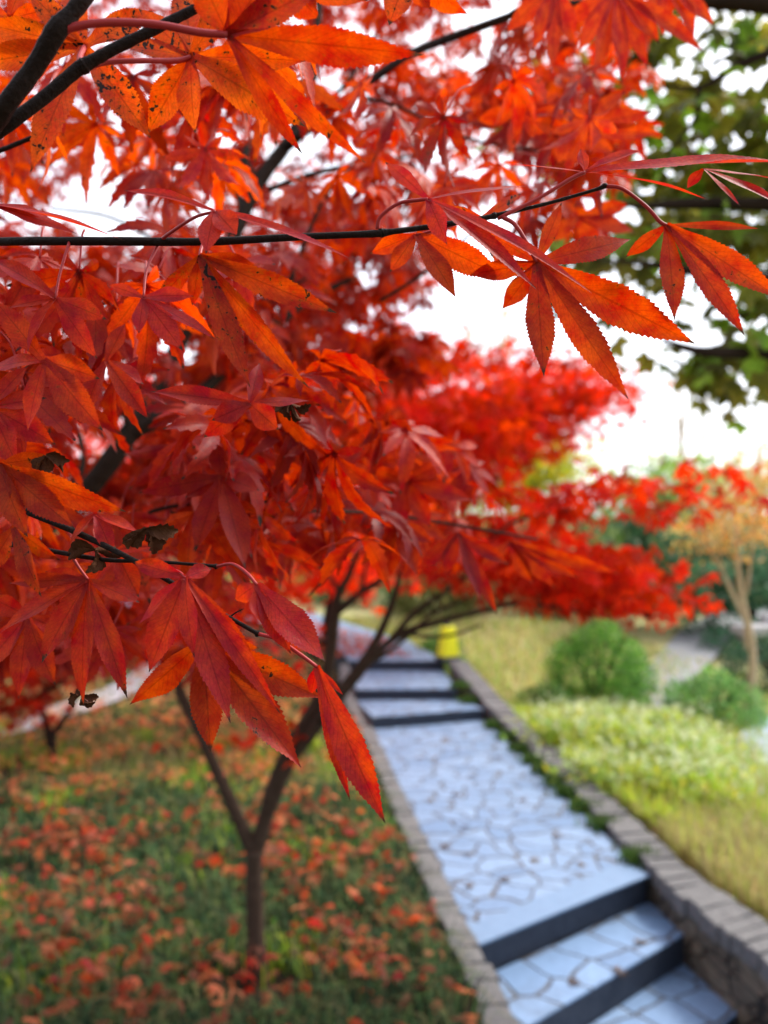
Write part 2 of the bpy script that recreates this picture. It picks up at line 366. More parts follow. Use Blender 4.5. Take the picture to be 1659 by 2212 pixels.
# ------------------------------------------------------------------ kerb and wall along the path
def strip_blocks(mb, inner, outer, zt, blk, hgt, seedtint=False):
    """row of stone blocks between two polylines (x,y,z); small gaps and uneven tops"""
    I=catmull(inner,8); O=catmull(outer,8)
    dl=np.concatenate([[0],np.cumsum(np.linalg.norm(np.diff((I+O)/2,axis=0),axis=1))]); L=dl[-1]; s=0
    f=lambda A,u: np.array([np.interp(u,dl,A[:,k]) for k in range(3)])
    while s<L-.03:
        l=min(blk*random.uniform(.75,1.3),L-s); g=.006; dz=random.uniform(-.006,.006)
        a,b,c,d=f(I,s+g),f(I,s+l-g),f(O,s+l-g),f(O,s+g); jj=[np.array([random.uniform(-.011,.011),random.uniform(-.011,.011),dz+random.uniform(-.005,.005)]) for _ in range(4)]
        top=[p+j for p,j in zip((a,b,c,d),jj)]; ce=sum(top)/4
        rim=[p+(0,0,-.008) for p in top]; top=[ce+(p-ce)*.95 for p in top]; bot=[p-(0,0,hgt) for p in rim]
        V=top+rim+bot; q=[[0,1,2,3]]
        for r in range(2):
            for k in range(4): q.append([r*4+k,r*4+4+k,r*4+4+(k+1)%4,r*4+(k+1)%4])
        mb.add(V,f4=q); s+=l
wall_in=[G(1760,2200,.04),G(1659,2083,.045),G(1486,1944,.05),G(1395,1864,.05),(1.19,6.2,.05),(1.06,7.3,.08),(.90,8.0,.22),(.735,9.0,.36)]
wall_out=[p+np.array([.21,.10,0]) if i<3 else p+np.array([.20,.04,0]) for i,p in enumerate(map(np.array,wall_in))]
kw=empty('stone_wall',(1.35,4.1,-.5),'low grey stone wall with flat coping bordering the path on its right','wall')
mb=MB(); strip_blocks(mb,wall_in,wall_out,0,.11,.07); mb.obj('coping',M['coping'],kw,smooth=False)
mb=MB()
wi=catmull([np.array(p) for p in wall_in],6); wo=catmull([np.array(p) for p in wall_out],6); V=[]
for a_,b_ in zip(wi,wo):
    d_=unit(b_-a_)*.018
    V+= [a_+d_+(0,0,-.072), b_-d_+(0,0,-.072), np.array([b_[0]-d_[0],b_[1]-d_[1],-.95]), np.array([a_[0]+d_[0],a_[1]+d_[1],-.95])]
f=[]
for i in range(len(wi)-1):
    for k in range(4): f.append([4*i+k,4*i+(k+1)%4,4*i+4+(k+1)%4,4*i+4+k])
f+=[[0,1,2,3],[4*len(wi)-4+k for k in (3,2,1,0)]]
mb.add(V,f4=f); mb.obj('wall_face',M['wallstone'],kw,smooth=False)
mb=MB()
ki=[(*Lk[0],.0),(*Lk[1],.02),(*Lk[2],.03),(*Lk[3],.03),(.14,5.3,.03),(*Lk[4],.03),(*Lk[5],.14),(*Lk[6],.3)]
ki=[np.array(p)+(-.004,-.003,0) for p in ki]; ko=[p+np.array([-.115,-.02,0]) for p in ki]
strip_blocks(mb,ki,ko,0,.13,.75); tag(mb.obj('stone_kerb',M['coping'],smooth=False),'narrow grey stone kerb between the path and the leaf strewn bed','kerb')
def lz(x,y): return float(lawn_z(np.array(float(x)),np.array(float(y))))
# ------------------------------------------------------------------ leaf geometry
def lobe_profile(t): return np.interp(t,[0,.12,.3,.5,.65,.8,.9,.96,1.0],[.26,.38,.74,1.0,.92,.58,.25,.09,.02])
def add_lobe(mb, c, tip, n, width, sag=.0, rows=24, serr=.14, fold=.25, tint=(1,1,1,0), seed=0., twist=0.):
    c=np.asarray(c,float); tip=np.asarray(tip,float); L=np.linalg.norm(tip-c); n=unit(n)
    t=np.linspace(0,1,rows+1)
    mid=(c+tip)/2+n*sag*L
    cen=((1-t)**2)[:,None]*c+(2*t*(1-t))[:,None]*mid+(t**2)[:,None]*tip
    tg=np.gradient(cen,axis=0); tg/=np.linalg.norm(tg,axis=1,keepdims=True)
    sd=np.cross(np.broadcast_to(n,tg.shape),tg); sd/=np.linalg.norm(sd,axis=1,keepdims=True)+1e-9
    nr=np.cross(tg,sd)
    if twist:
        a=twist*t; sd,nr = sd*np.cos(a)[:,None]+nr*np.sin(a)[:,None], nr*np.cos(a)[:,None]-sd*np.sin(a)[:,None]
    prof=lobe_profile(t)*width/2
    V=[];LB=[]
    ss=[-1,-.5,0,.5,1] if rows>=12 else [-1,0,1]
    wob=np.sin(t*9+seed*7)*.05*width
    for s in ss:
        e=np.ones(rows+1)
        if abs(s)==1 and serr:
            ph=np.arange(rows+1)%2; e=1+serr*(ph-.5)*2*np.random.default_rng(int(seed*1000)+int(s*3)+5).uniform(.4,1.3,rows+1)*np.clip(t*3,0,1)
        p=cen+sd*(s*prof*e)[:,None]+nr*((abs(s)**1.2)*prof*fold+wob*abs(s)*prof/width*2)[:,None]
        if abs(s)==1 and serr: p=p+tg*((np.arange(rows+1)%2)*L/rows*.6*(t<.97))[:,None]   # teeth lean towards the tip
        V.append(p); LB.append(np.column_stack([t,np.full(rows+1,s),np.full(rows+1,seed)]))
    k=len(ss); R=rows+1; V=np.concatenate(V); LB=np.concatenate(LB)
    f=[[j*R+i,(j+1)*R+i,(j+1)*R+i+1,j*R+i+1] for j in range(k-1) for i in range(rows)]
    mb.add(V,f4=f,tint=tint,lobe=LB)
def template(rows, kind='maple', seed=0):
    """a leaf in its own frame: stalk end at origin, main lobe along +x, upper face +z, unit length"""
    r=random.Random(seed); mb=MB()
    if kind=='maple':
        angs=[0,34,-34,70,-70,112,-112]; ln=[1,.95,.95,.74,.74,.4,.4]
        for a,l in zip(angs,ln):
            a=math.radians(a+r.uniform(-6,6)); l*=r.uniform(.88,1.08)
            d=np.array([math.cos(a),math.sin(a),0]); droop=r.uniform(.05,.62)
            tip=d*l; tip[2]-=droop*l
            add_lobe(mb,(0,0,0),tip,(0,0,1),.235*l+.02,sag=droop*.45+r.uniform(0,.12),rows=rows,serr=.13 if rows>9 else 0,fold=r.uniform(.05,.5),tint=(1,1,1,1),seed=r.random(),twist=r.uniform(-.9,.9))
    elif kind=='broad':   # plane-like leaf with three to five wide lobes
        for a,l in zip([0,48,-48,95,-95],[1,.85,.85,.55,.55]):
            a=math.radians(a+r.uniform(-5,5)); l*=r.uniform(.9,1.1); d=np.array([math.cos(a),math.sin(a),-r.uniform(.05,.4)])
            add_lobe(mb,(0,0,0),d*l,(0,0,1),.58*l,sag=.1,rows=rows,serr=0,fold=r.uniform(0,.3),seed=r.random())
    elif kind=='oval':
        for a in (0,):
            add_lobe(mb,(0,0,0),(1,0,-.2),(0,0,1),.5,sag=.12,rows=rows,serr=0,fold=.2,seed=r.random())
    elif kind=='clump':   # a twig end with several small leaves
        for k in range(7):
            a=r.uniform(-2.6,2.6); b=r.uniform(-.8,.8); d=np.array([math.cos(a)*math.cos(b),math.sin(a)*math.cos(b),math.sin(b)])
            o=np.array([r.uniform(-.3,.3) for _ in range(3)])
            add_lobe(mb,o,o+d*r.uniform(.35,.7),unit((r.uniform(-.6,.6),r.uniform(-.6,.6),1)),.32,sag=.1,rows=rows,serr=0,fold=.2,seed=r.random())
    return np.concatenate(mb.v), np.concatenate(mb.f4), np.concatenate(mb.l)
TPL={}
for k,rows,nv in (('maple',14,6),('maple',6,8),('maple',3,8),('broad',4,5),('oval',3,4),('clump',2,6)):
    TPL[(k,rows)]=[template(rows,k,100*rows+i) for i in range(nv)]
def scatter(mb, key, pos, xdir, ndir, size, tint):
    """vectorised: place len(pos) leaves; xdir main lobe direction, ndir approx upper face"""
    pos=np.asarray(pos,float); N=len(pos)
    if N==0: return
    x=np.asarray(xdir,float); x=x/np.linalg.norm(x,axis=1,keepdims=True)
    z=np.asarray(ndir,float); z=z-x*(x*z).sum(1,keepdims=True); z/=np.linalg.norm(z,axis=1,keepdims=True)+1e-9
    y=np.cross(z,x); Rm=np.stack([x,y,z],axis=2)*np.asarray(size).reshape(-1,1,1)
    tp=TPL[key]; which=RNG.integers(0,len(tp),N); seeds=RNG.uniform(0,3,N)
    for k,(v,f,l) in enumerate(tp):
        ix=np.nonzero(which==k)[0]
        if not len(ix): continue
        V=np.einsum('nij,vj->nvi',Rm[ix],v)+pos[ix][:,None,:]
        Fc=(f[None]+(np.arange(len(ix))*len(v))[:,None,None]).reshape(-1,4)
        T=np.repeat(np.asarray(tint)[ix],len(v),axis=0); LB=np.tile(l,(len(ix),1)); LB[:,2]=np.repeat(seeds[ix],len(v))
        mb.add(V.reshape(-1,3),f4=Fc,tint=T,lobe=LB)
def pick_tint(N, pal, var=.15, spot=None):
    pal=np.asarray(pal,float); c=pal[RNG.integers(0,len(pal),N)][:,:3]*RNG.uniform(1-var,1+var,(N,1))*RNG.uniform(1-var*.4,1+var*.4,(N,3))
    a=RNG.uniform(0,.6,N) if spot is None else RNG.uniform(*spot,N)
    return np.column_stack([c,a])
def leaf_dirs(N, pitch=(-42,24), tilt=.5):
    az=RNG.uniform(0,2*np.pi,N); p=np.radians(RNG.normal(pitch[0],pitch[1],N))
    x=np.column_stack([np.cos(az)*np.cos(p),np.sin(az)*np.cos(p),np.sin(p)])
    n=np.column_stack([RNG.normal(0,tilt,N),RNG.normal(0,tilt,N),np.ones(N)])
    return x,n
RED=[(.45,.013,.006),(.52,.019,.006),(.38,.009,.006),(.53,.028,.006),(.30,.008,.006)]
ORANGE=[(.60,.048,.006),(.57,.038,.006),(.64,.07,.007)]
CRIM=[(.40,.012,.008),(.47,.018,.009),(.34,.010,.006)]
RED_LIT=[(.72,.024,.018),(.76,.034,.022),(.66,.022,.026),(.74,.05,.022)]  # lifted reds: sunlight in the farther crowns is put into the leaf colour

# ------------------------------------------------------------------ the near maple (its trunk stands left of the picture)
TA=empty('maple_tree',(-1.35,1.55,0),'near maple whose red and orange leaves and dark twigs fill the upper left foreground','maple tree')
def pxr(wpx,d): return wpx*d/F/2
def branch(parent, pts, mname, sides=8, n=5, name='branch', nodes=True):
    """pts: (px,py,depth,width px)"""
    mb=MB(); p=[P(a,b,d) for a,b,d,_ in pts]; r=[pxr(w_,d) for a,b,d,w_ in pts]
    tube(mb,p,r,sides,n); return mb.obj(name,M[mname],parent)
mb=MB(); tube(mb,[(-1.35,1.55,-.1),(-1.33,1.52,.35),(-1.36,1.5,.8),(-1.30,1.42,1.2)],[.075,.06,.052,.045],12,6); mb.obj('trunk',M['bark'],TA)
ROOT=(-1.30,1.42,1.2)
def from_root(pts, r0=.012):
    """start branch at the trunk outside the picture"""
    q=P(*pts[0][:3]); return q
mb=MB(); L7=[(-150,1420,1.32,50),(-30,1260,1.27,49),(100,1135,1.22,47),(200,1045,1.2,46),(280,935,1.2,44),(340,850,1.23,41),(400,710,1.28,36),(440,630,1.3,35),(500,520,1.35,33),(555,400,1.4,32),(620,310,1.45,29),(660,235,1.48,26),(680,130,1.52,20),(692,-20,1.6,15)]
tube(mb,[ROOT]+[P(a,b,d) for a,b,d,_ in L7],[.04]+[pxr(w_,d) for a,b,d,w_ in L7],10,5); mb.obj('branch',M['bark'],TA)
for pts in (
 [(280,940,1.2,36),(350,900,1.2,32),(420,858,1.22,28),(520,770,1.3,24),(610,690,1.35,20),(680,640,1.4,16),(770,598,1.45,10)],
 [(545,385,1.4,26),(528,350,1.4,20),(540,300,1.42,12)],
 [(580,410,1.4,14),(690,372,1.35,11),(820,348,1.3,8),(900,335,1.3,5)],
 [(615,320,1.45,24),(700,250,1.3,22),(760,205,1.15,20),(850,140,.95,18),(905,108,.8,17),(1000,72,.72,17),(1089,40,.7,15),(1140,18,.7,13),(1280,2,.72,10)],
 [(400,712,1.28,20),(450,690,1.25,16),(560,660,1.2,10),(680,590,1.2,6)],
 [(255,1140,.62,10),(300,1116,.62,10),(360,1096,.62,9),(433,1086,.62,7),(500,1070,.64,4)],
 [(368,1104,.62,7),(403,1126,.62,7),(439,1136,.62,7),(488,1127,.62,7),(523,1108,.62,9),(588,1072,.62,8),(580,1020,.62,9),(575,940,.62,7)],
 [(523,1108,.62,9),(608,1104,.63,8),(696,1104,.65,8),(800,1108,.7,7),(900,1120,.75,7),(1010,1138,.8,7),(1160,1165,.85,5)],
 [(600,1104,.63,6),(590,1130,.66,6),(560,1170,.7,5)],
 [(600,690,1.1,14),(660,520,1.1,10),(720,400,1.1,8),(830,300,1.1,6)],
 [(120,1100,1.2,18),(180,1000,1.25,14),(160,860,1.3,11),(230,700,1.35,9),(300,560,1.4,6)],
 [(500,520,1.35,16),(520,440,1.4,14),(470,330,1.45,10),(440,200,1.5,8),(460,60,1.5,5)],
 [(660,235,1.48,14),(740,190,1.5,10),(820,60,1.55,8),(860,-20,1.6,6)],
 [(280,935,1.2,14),(250,860,1.15,10),(150,760,1.1,8),(20,700,1.05,6)],
 [(440,630,1.3,12),(360,540,1.3,9),(240,470,1.3,7),(110,450,1.3,5)],
 [(760,205,1.15,9),(860,230,1.1,8),(980,290,1.05,7),(1120,320,1.0,6),(1260,330,1.0,4)],
 [(820,650,.9,8),(900,600,.9,8),(1000,520,.9,6),(1080,440,.9,5)],
): branch(TA,pts,'bark',7)
for pts in (
 [(-330,560,.5,24),(-120,530,.40,20),(0,522,.36,18),(220,521,.345,18),(440,522,.34,17),(640,512,.335,15),(805,505,.33,15),(825,503,.33,19),(850,500,.33,13),(940,488,.33,12),(1050,470,.33,11),(1068,466,.33,15),(1085,462,.33,10),(1180,440,.33,8),(1285,410,.33,8),(1305,402,.33,12),(1312,399,.33,6)],
 [(-200,520,.33,46),(-80,370,.30,44),(0,245,.28,42),(75,145,.275,40),(122,66,.27,44),(150,35,.27,36),(200,-30,.27,34),(260,-120,.27,30)],
 [(-150,390,.32,30),(-60,325,.30,29),(0,281,.29,29),(90,215,.29,28),(165,152,.29,27),(180,143,.29,33),(195,134,.29,26),(250,104,.29,24),(340,60,.29,22),(400,30,.29,20),(500,-20,.29,16)],
 [(-200,1010,.42,18),(0,1076,.36,16),(60,1106,.355,15),(170,1152,.345,14),(280,1206,.335,13),(370,1258,.33,11),(465,1316,.325,10),(548,1364,.32,10),(556,1369,.32,14),(562,1371,.32,6)],
 [(-150,1150,.42,13),(0,1172,.38,12),(110,1190,.36,11),(225,1209,.35,10),(330,1213,.345,8),(455,1222,.34,8),(466,1224,.34,13),(471,1225,.34,5)],
 [(500,1330,.325,4),(512,1322,.322,3),(526,1315,.32,2)],
 [(-80,350,.45,12),(0,325,.44,11),(70,297,.43,9),(110,285,.43,5)],
 [(60,690,.5,8),(150,668,.5,7),(230,655,.5,4)],
): branch(TA,pts,'bark_near',10,6)

NLEAF=0
def hero(c, tips, n=(0,-1,.35), tint=(.6,.07,.012), spot=.35, stalk=None, fold=.22, sag=.05, sd=None):
    """one leaf: c = (px,py,depth) of the stalk end, tips = (px,py,depth offset,width px)"""
    global NLEAF
    r=random.Random(sd if sd is not None else NLEAF*13+5); mb=MB(); C=P(*c); k=.012
    for tp in tips:
        px,py=tp[0],tp[1]; dd=tp[2] if len(tp)>2 else r.uniform(-.012,.012); wp=tp[3] if len(tp)>3 else None
        T=P(px,py,c[2]+dd); L=np.linalg.norm(T-C); wd=(wp*c[2]/F) if wp else L*.24
        nn=unit(np.asarray(n)+np.array([r.uniform(-.25,.25) for _ in range(3)]))
        tn=(*[x*r.uniform(.93,1.07) for x in tint],min(1,spot*r.uniform(.8,1.2)))
        add_lobe(mb,C,T,nn,wd*r.uniform(.86,1.08),sag=sag*r.uniform(.4,1.8),rows=60,serr=.06,fold=fold*r.uniform(.3,2.0),tint=tn,seed=r.random()*3,twist=r.uniform(-.7,.7))
    # small join where the lobes meet
    o=mb.obj('leaf',M['leaf'],TA); NLEAF+=1
    if stalk:
        m2=MB(); pts=[P(*s[:3]) for s in stalk]+[C]; rr=[pxr(s[3],s[2]) for s in stalk]+[pxr(stalk[-1][3]*.9,c[2])]
        tube(m2,pts,rr,7,6,.02); m2.obj('stalk',M['petiole'],o)
    return o
CAMN=(0,-1,.35); UPN=(0,-.55,.85); UND=(0,-.9,-.3)
OR=(.56,.038,.006); ORY=(.56,.050,.006); RD=(.48,.016,.008); PK_SHEEN=(.48,.022,.024); DR=(.38,.011,.008); OB=(.42,.028,.006)  # the pink tint paints sky reflection onto upper leaf faces
# right-hand sprig
hero((1159,567,.33),[(1213,438,.0,36),(1362,517,.012,54),(1501,742,-.012,78),(1358,863,-.016,70),(1175,813,-.006,66),(1015,592,.012,52),(1085,667,.01,46),(1062,508,.01,30)],UND,(.41,.022,.005),.48,[(1085,468,.33,10),(1112,485,.328,9),(1135,520,.328,9)])
hero((1440,487,.325),[(1457,691,-.006,56),(1608,724,-.012,54),(1690,648,-.012,58),(1640,494,.0,22),(1350,556,.008,34)],(.1,-.9,-.2),(.42,.022,.006),.42,[(1310,402,.33,9),(1345,408,.328,8),(1395,445,.326,8),(1425,478,.325,9)])
hero((1264,372,.325),[(1720,350,-.01,60),(1084,356,.008,15),(1386,326,.005,30),(1254,322,.0,34),(1530,432,.0,22)],(0,-.72,.7),PK_SHEEN,.1,[(1075,472,.33,9),(1160,430,.328,8),(1235,385,.326,9)])
hero((1519,365,.32),[(1700,448,-.01,34),(1700,392,-.01,28),(1600,446,.004,18),(1484,408,.0,26)],(0,-.75,.65),PK_SHEEN,.12)
# leaf tinted with pink sky sheen over the middle of the long twig and the orange one below it
hero((924,430,.32),[(832,350,.01,34),(1158,624,-.012,40),(1278,633,-.014,36),(966,528,-.008,52),(1139,402,.012,20)],(-.2,-.75,.6),PK_SHEEN,.12,[(815,495,.33,10),(822,468,.328,8),(860,440,.325,8),(905,432,.321,8)])
hero((899,507,.345),[(984,642,-.01,50),(842,588,.0,44),(1092,602,-.006,60),(800,548,.01,36),(1010,470,.01,34)],UND,(.50,.03,.006),.35,[(1060,468,.33,6),(1000,480,.335,6),(930,500,.343,6)])
hero((1040,470,.36),[(1125,418,.01,26),(960,452,.0,24),(1120,600,.0,50)],UND,OR,.75)
# mid-left brown-orange leaf with black spots
hero((432,553,.332),[(540,836,-.01,66),(668,838,-.008,54),(727,676,-.004,58),(415,660,.008,40),(330,660,.01,34),(560,580,.004,40)],(.1,-.9,-.25),(.40,.024,.006),.62,[(440,524,.34,9),(434,540,.335,8)])
# spotted orange leaves at the top left
hero((412,123,.31),[(660,273,-.01,84),(422,287,.0,62),(318,290,.012,70),(255,96,.008,52),(400,-50,.01,70),(660,132,.0,64),(500,-10,.0,60),(300,20,.006,50)],UND,ORY,.78,[(180,148,.29,16),(225,135,.295,12),(300,131,.30,11),(380,131,.308,12)])
hero((182,102,.318),[(66,372,-.01,62),(325,298,.0,72),(-60,140,.0,56),(-40,50,.0,60),(330,24,.012,50),(150,-60,.01,60),(60,-20,.0,50)],UND,(.62,.058,.007),.7,[(176,143,.29,15),(172,125,.30,13)])
# blurred near leaf right in front at the top
hero((492,75,.275),[(915,118,-.006,78),(655,335,.012,52),(790,352,.0,40),(720,-40,-.01,80),(430,-60,-.006,90),(600,-80,-.006,90)],(0,-.8,-.5),(.42,.017,.005),.5,[(128,66,.27,18),(215,50,.27,17),(330,52,.272,16),(430,70,.274,16)])
hero((610,-40,.29),[(690,40,.0,80),(560,50,.0,70),(480,0,0,50),(800,0,0,60)],(0,-.8,-.5),OR,.3)
hero((880,-60,.35),[(840,55,.0,60),(1010,30,.0,50),(930,20,.0,44)],(0,-.8,-.5),OR,.35)
hero((20,40,.33),[(-40,130,0,50),(80,95,.0,50),(110,20,0,40),(60,-50,0,40),(-50,20,0,40)],UND,OR,.6)
# leaves tinted with pink sky sheen along the long twig
hero((465,457,.315),[(268,412,.008,30),(512,508,-.006,52),(445,548,-.008,52),(762,562,-.012,30),(610,500,.0,24)],(-.1,-.75,.6),PK_SHEEN,.12,[(345,522,.345,9),(365,505,.335,8),(420,470,.322,7)])
hero((-25,440,.32),[(165,505,-.006,44),(270,520,-.008,34),(120,480,0,34),(-60,520,0,40)],(0,-.6,.75),PK_SHEEN,.12)
hero((310,643,.325),[(395,757,-.008,54),(462,732,-.006,42),(236,617,.004,26),(418,640,-.004,36),(300,720,-.006,40)],(-.1,-.8,.55),PK_SHEEN,.12,[(345,524,.345,7),(318,580,.335,6)])
hero((120,645,.335),[(-20,560,.006,50),(210,775,-.008,50),(60,760,-.008,50),(230,690,.0,44),(20,665,0,40)],(-.1,-.8,.55),(.44,.016,.012),.2,[(150,523,.347,7),(130,590,.34,6)])
hero((95,778,.33),[(222,930,-.01,70),(215,818,-.004,56),(-10,650,.004,60),(-30,800,0,60),(60,930,-.008,60)],CAMN,(.45,.02,.007),.25)
hero((230,780,.36),[(320,905,-.01,50),(310,830,0,44),(180,905,-.006,50),(270,700,.006,40)],CAMN,(.44,.016,.008),.22)
hero((540,873,.345),[(325,846,.006,54),(458,908,-.004,56),(602,928,-.006,60),(440,945,.004,54),(668,866,.002,34),(560,785,.008,40)],(.1,-.9,.2),(.38,.012,.011),.12,[(580,945,.5,5),(560,900,.4,6)])
hero((0,1003,.34),[(272,1105,-.01,74),(60,1160,-.006,60),(160,1140,-.006,64),(110,985,.006,44),(-60,1100,0,60),(20,1085,-.004,50)],UND,OB,.5)
hero((-20,880,.35),[(120,960,0,60),(40,1010,-.006,60),(100,860,.004,50),(60,790,.006,44)],CAMN,RD,.2)
hero((478,1030,.43),[(421,1192,-.01,52),(530,1228,-.012,58),(400,1075,.006,54),(560,1060,.004,50),(300,1065,0,56),(470,960,.006,44)],CAMN,(.34,.009,.007),.12)
# lower sprig in sharp focus
hero((400,1248,.32),[(300,1348,.004,50),(322,1452,-.004,78),(498,1562,-.01,66),(606,1542,-.008,44),(570,1470,-.002,52),(288,1214,.01,44),(457,1228,.006,44),(420,1420,-.012,52)],(-.05,-.85,.5),(.48,.016,.011),.2,[(300,1212,.334,7),(345,1222,.328,6),(385,1235,.322,7)])
hero((440,1382,.328),[(280,1522,.006,64),(455,1624,-.008,66),(650,1658,-.01,78),(698,1508,-.002,74),(560,1400,.008,50)],UND,(.42,.026,.005),.38)
hero((555,1263,.315),[(702,1428,-.01,82),(508,1297,.004,44),(570,1352,-.004,44),(628,1412,-.004,56)],(-.2,-.85,.45),(.48,.016,.012),.25,[(468,1224,.34,8),(500,1218,.33,7),(530,1235,.32,8)])
hero((684,1440,.312),[(832,1778,-.014,74),(757,1732,-.008,34),(742,1502,.0,16),(672,1500,.004,30)],(-.3,-.85,.3),(.48,.015,.011),.18,[(556,1369,.32,9),(600,1382,.317,8),(650,1415,.313,9)])
hero((190,1252,.355),[(-5,1372,.0,56),(90,1432,-.006,62),(180,1522,-.01,62),(275,1508,-.01,58),(302,1302,.0,40),(98,1234,.006,34),(20,1260,.006,36)],(0,-.9,.25),(.40,.014,.007),.35,[(150,1192,.357,8),(170,1225,.356,7)])
hero((60,1330,.37),[(-40,1450,0,60),(40,1510,-.006,60),(120,1480,-.006,60),(150,1370,0,44),(-20,1290,0,44)],(0,-.9,.25),(.42,.015,.007),.2)
hero((250,1190,.37),[(180,1290,0,44),(300,1290,0,50),(330,1180,0,40),(200,1140,0,36)],(0,-.8,.5),RD,.2)
hero((205,1110,.345),[(245,1200,-.006,44),(210,1075,0,30),(150,1180,-.004,40),(300,1150,0,36)],(0,-.7,.6),(.47,.016,.011),.2)
hero((30,1140,.36),[(90,1290,-.01,54),(-30,1240,0,50),(130,1210,-.004,44),(60,1080,0,40)],UND,OB,.5)
# sprays a little farther back on the right side
for c,tips,tn in (
 ((1330,-20,.62),[(1342,184,0,44),(1280,172,0,40),(1250,112,0,38),(1425,95,0,46),(1520,112,0,44),(1200,60,0,40),(1400,150,0,36)],(.58,.03,.012)),
 ((1200,-30,.6),[(1150,110,0,44),(1240,100,0,40),(1090,70,0,40),(1190,160,0,40)],(.56,.028,.009)),
 ((1440,-40,.65),[(1545,60,0,40),(1500,90,0,40),(1430,80,0,40),(1380,60,0,36)],(.56,.026,.012)),
 ((1230,285,.62),[(1352,198,0,36),(1410,242,0,40),(1432,288,0,36),(1300,205,0,38),(1150,260,0,40),(1330,330,0,40),(1210,360,0,44)],(.54,.028,.01)),
 ((1120,240,.68),[(1210,200,0,34),(1240,250,0,34),(1030,260,0,38),(1100,330,0,38),(1180,310,0,34)],(.5,.024,.008)),
 ((1250,470,.7),[(1360,440,0,40),(1370,500,0,40),(1290,540,0,44),(1180,520,0,40),(1200,430,0,36)],(.5,.03,.008)),
 ((1100,1170,.8),[(1250,1250,0,30),(1200,1270,0,30),(1340,1240,0,34),(1150,1260,0,34),(1030,1240,0,34)],(.42,.016,.007)),
 ((990,1150,.62),[(1040,1300,-.01,36),(1075,1330,0,30),(960,1240,0,36),(900,1230,0,36),(1100,1220,0,30)],(.32,.009,.010)),
 ((860,1130,.6),[(900,1240,-.01,44),(830,1260,0,44),(780,1220,0,40),(930,1170,0,36)],(.42,.018,.007)),
 ((700,1010,.58),[(640,1130,0,46),(720,1160,-.01,44),(800,1110,0,44),(620,1040,0,44),(780,980,0,40),(700,900,0,34)],(.38,.012,.010)),
 ((880,1040,.62),[(800,1010,0,44),(960,1000,0,44),(1020,1080,0,40),(930,1140,0,46),(850,1150,0,44)],(.4,.013,.010)),
): hero(c,tips,(0,-.95,-.1),tn,.15)

# random leaves of the near maple; leaves keep clear of some openings to the sky
HOLES=[(215,440,70),(1010,690,60),(1130,740,110),(790,590,16),(1550,480,200)]
NEAR=[(790,1400,150),(640,1330,70),(290,920,40),(420,690,32),(540,440,42),(620,320,40),(235,1000,36),(470,780,40)]
def clear_holes(px,py,d,L,near=False):
    ok=np.ones(len(px),bool)
    for hx,hy,hr in HOLES+(NEAR if near else []): ok&=((px-hx)**2+(py-hy)**2)>(hr+.35*L*F/d)**2
    return ok
def spray_points(x0,x1,y0,y1,d0,d1,N,per=7,spread=.06):
    ns=max(1,N//per); px=RNG.uniform(x0,x1,ns); py=RNG.uniform(y0,y1,ns); d=RNG.uniform(d0,d1,ns)
    C=np.array([P(a,b,c) for a,b,c in zip(px,py,d)]); ax=RNG.uniform(0,np.pi*2,ns)
    i=np.repeat(np.arange(ns),per); u=RNG.uniform(-1,1,len(i)); v=RNG.normal(0,.35,len(i))
    pos=C[i]+spread*np.column_stack([np.cos(ax[i])*u-np.sin(ax[i])*v,np.sin(ax[i])*u+np.cos(ax[i])*v,RNG.normal(0,.28,len(i))-.25*u*u])
    return pos
def project(pos): d=pos[:,1]; return pos[:,0]/d*F+CX, HY-(pos[:,2]-EYE)/d*F, d
FA=MB()
def fillA(x0,x1,y0,y1,d0,d1,N,pal,L=.048,rows=6,holes=True,lim=None):
    pos=spray_points(x0,x1,y0,y1,d0,d1,N); px,py,d=project(pos); ok=d>.3
    if holes: ok&=clear_holes(px,py,d,L,d1<1.25)
    if lim is not None: ok&=lim(px,py)
    pos=pos[ok]; n_=len(pos); x,nn=leaf_dirs(n_)
    scatter(FA,('maple',rows),pos,x,nn,RNG.uniform(.72,1.12,n_)*L,pick_tint(n_,pal,.18,(0,.35)))
edge=lambda px,py: (py<1480-.0*px)&(px<1420)
upper=lambda px,py: (px<1430-.12*py)
fillA(-100,950,-150,560,1.4,2.4,640,RED+ORANGE[:1],.047,lim=upper)
fillA(-150,1000,-150,600,2.4,3.8,3000,RED+ORANGE[:1]+CRIM,.043,rows=3,lim=upper)
fillA(850,1400,-150,430,1.0,2.0,300,RED+ORANGE[:2],.056,lim=upper)
fillA(850,1330,-150,430,2.2,3.4,520,RED+ORANGE[:1],.045,rows=3,lim=upper)
fillA(560,930,430,800,1.3,2.8,640,RED,.054,lim=upper)
fillA(-100,620,480,1100,1.25,2.2,620,RED+CRIM,.06)
fillA(-100,420,1000,1420,1.0,1.9,420,RED+CRIM,.056,lim=lambda px,py:py<1470)
fillA(450,900,700,1000,1.3,2.2,200,RED+ORANGE[:1],.056)
fillA(500,1050,980,1180,.75,1.2,60,RED+CRIM)
fillA(-80,640,430,1440,.42,.95,260,CRIM+RED[2:],.047,rows=14,lim=lambda px,py:(py<1400)&((px<480)|(py<1130)))
fillA(-80,900,-60,430,.55,1.0,90,RED+ORANGE[:2],.05,rows=14,lim=upper)
fillA(420,1020,850,1180,.45,.8,50,RED+CRIM,.048,rows=14)
fo=FA.obj('foliage',M['leaf'],TA); fo['kind']='stuff'
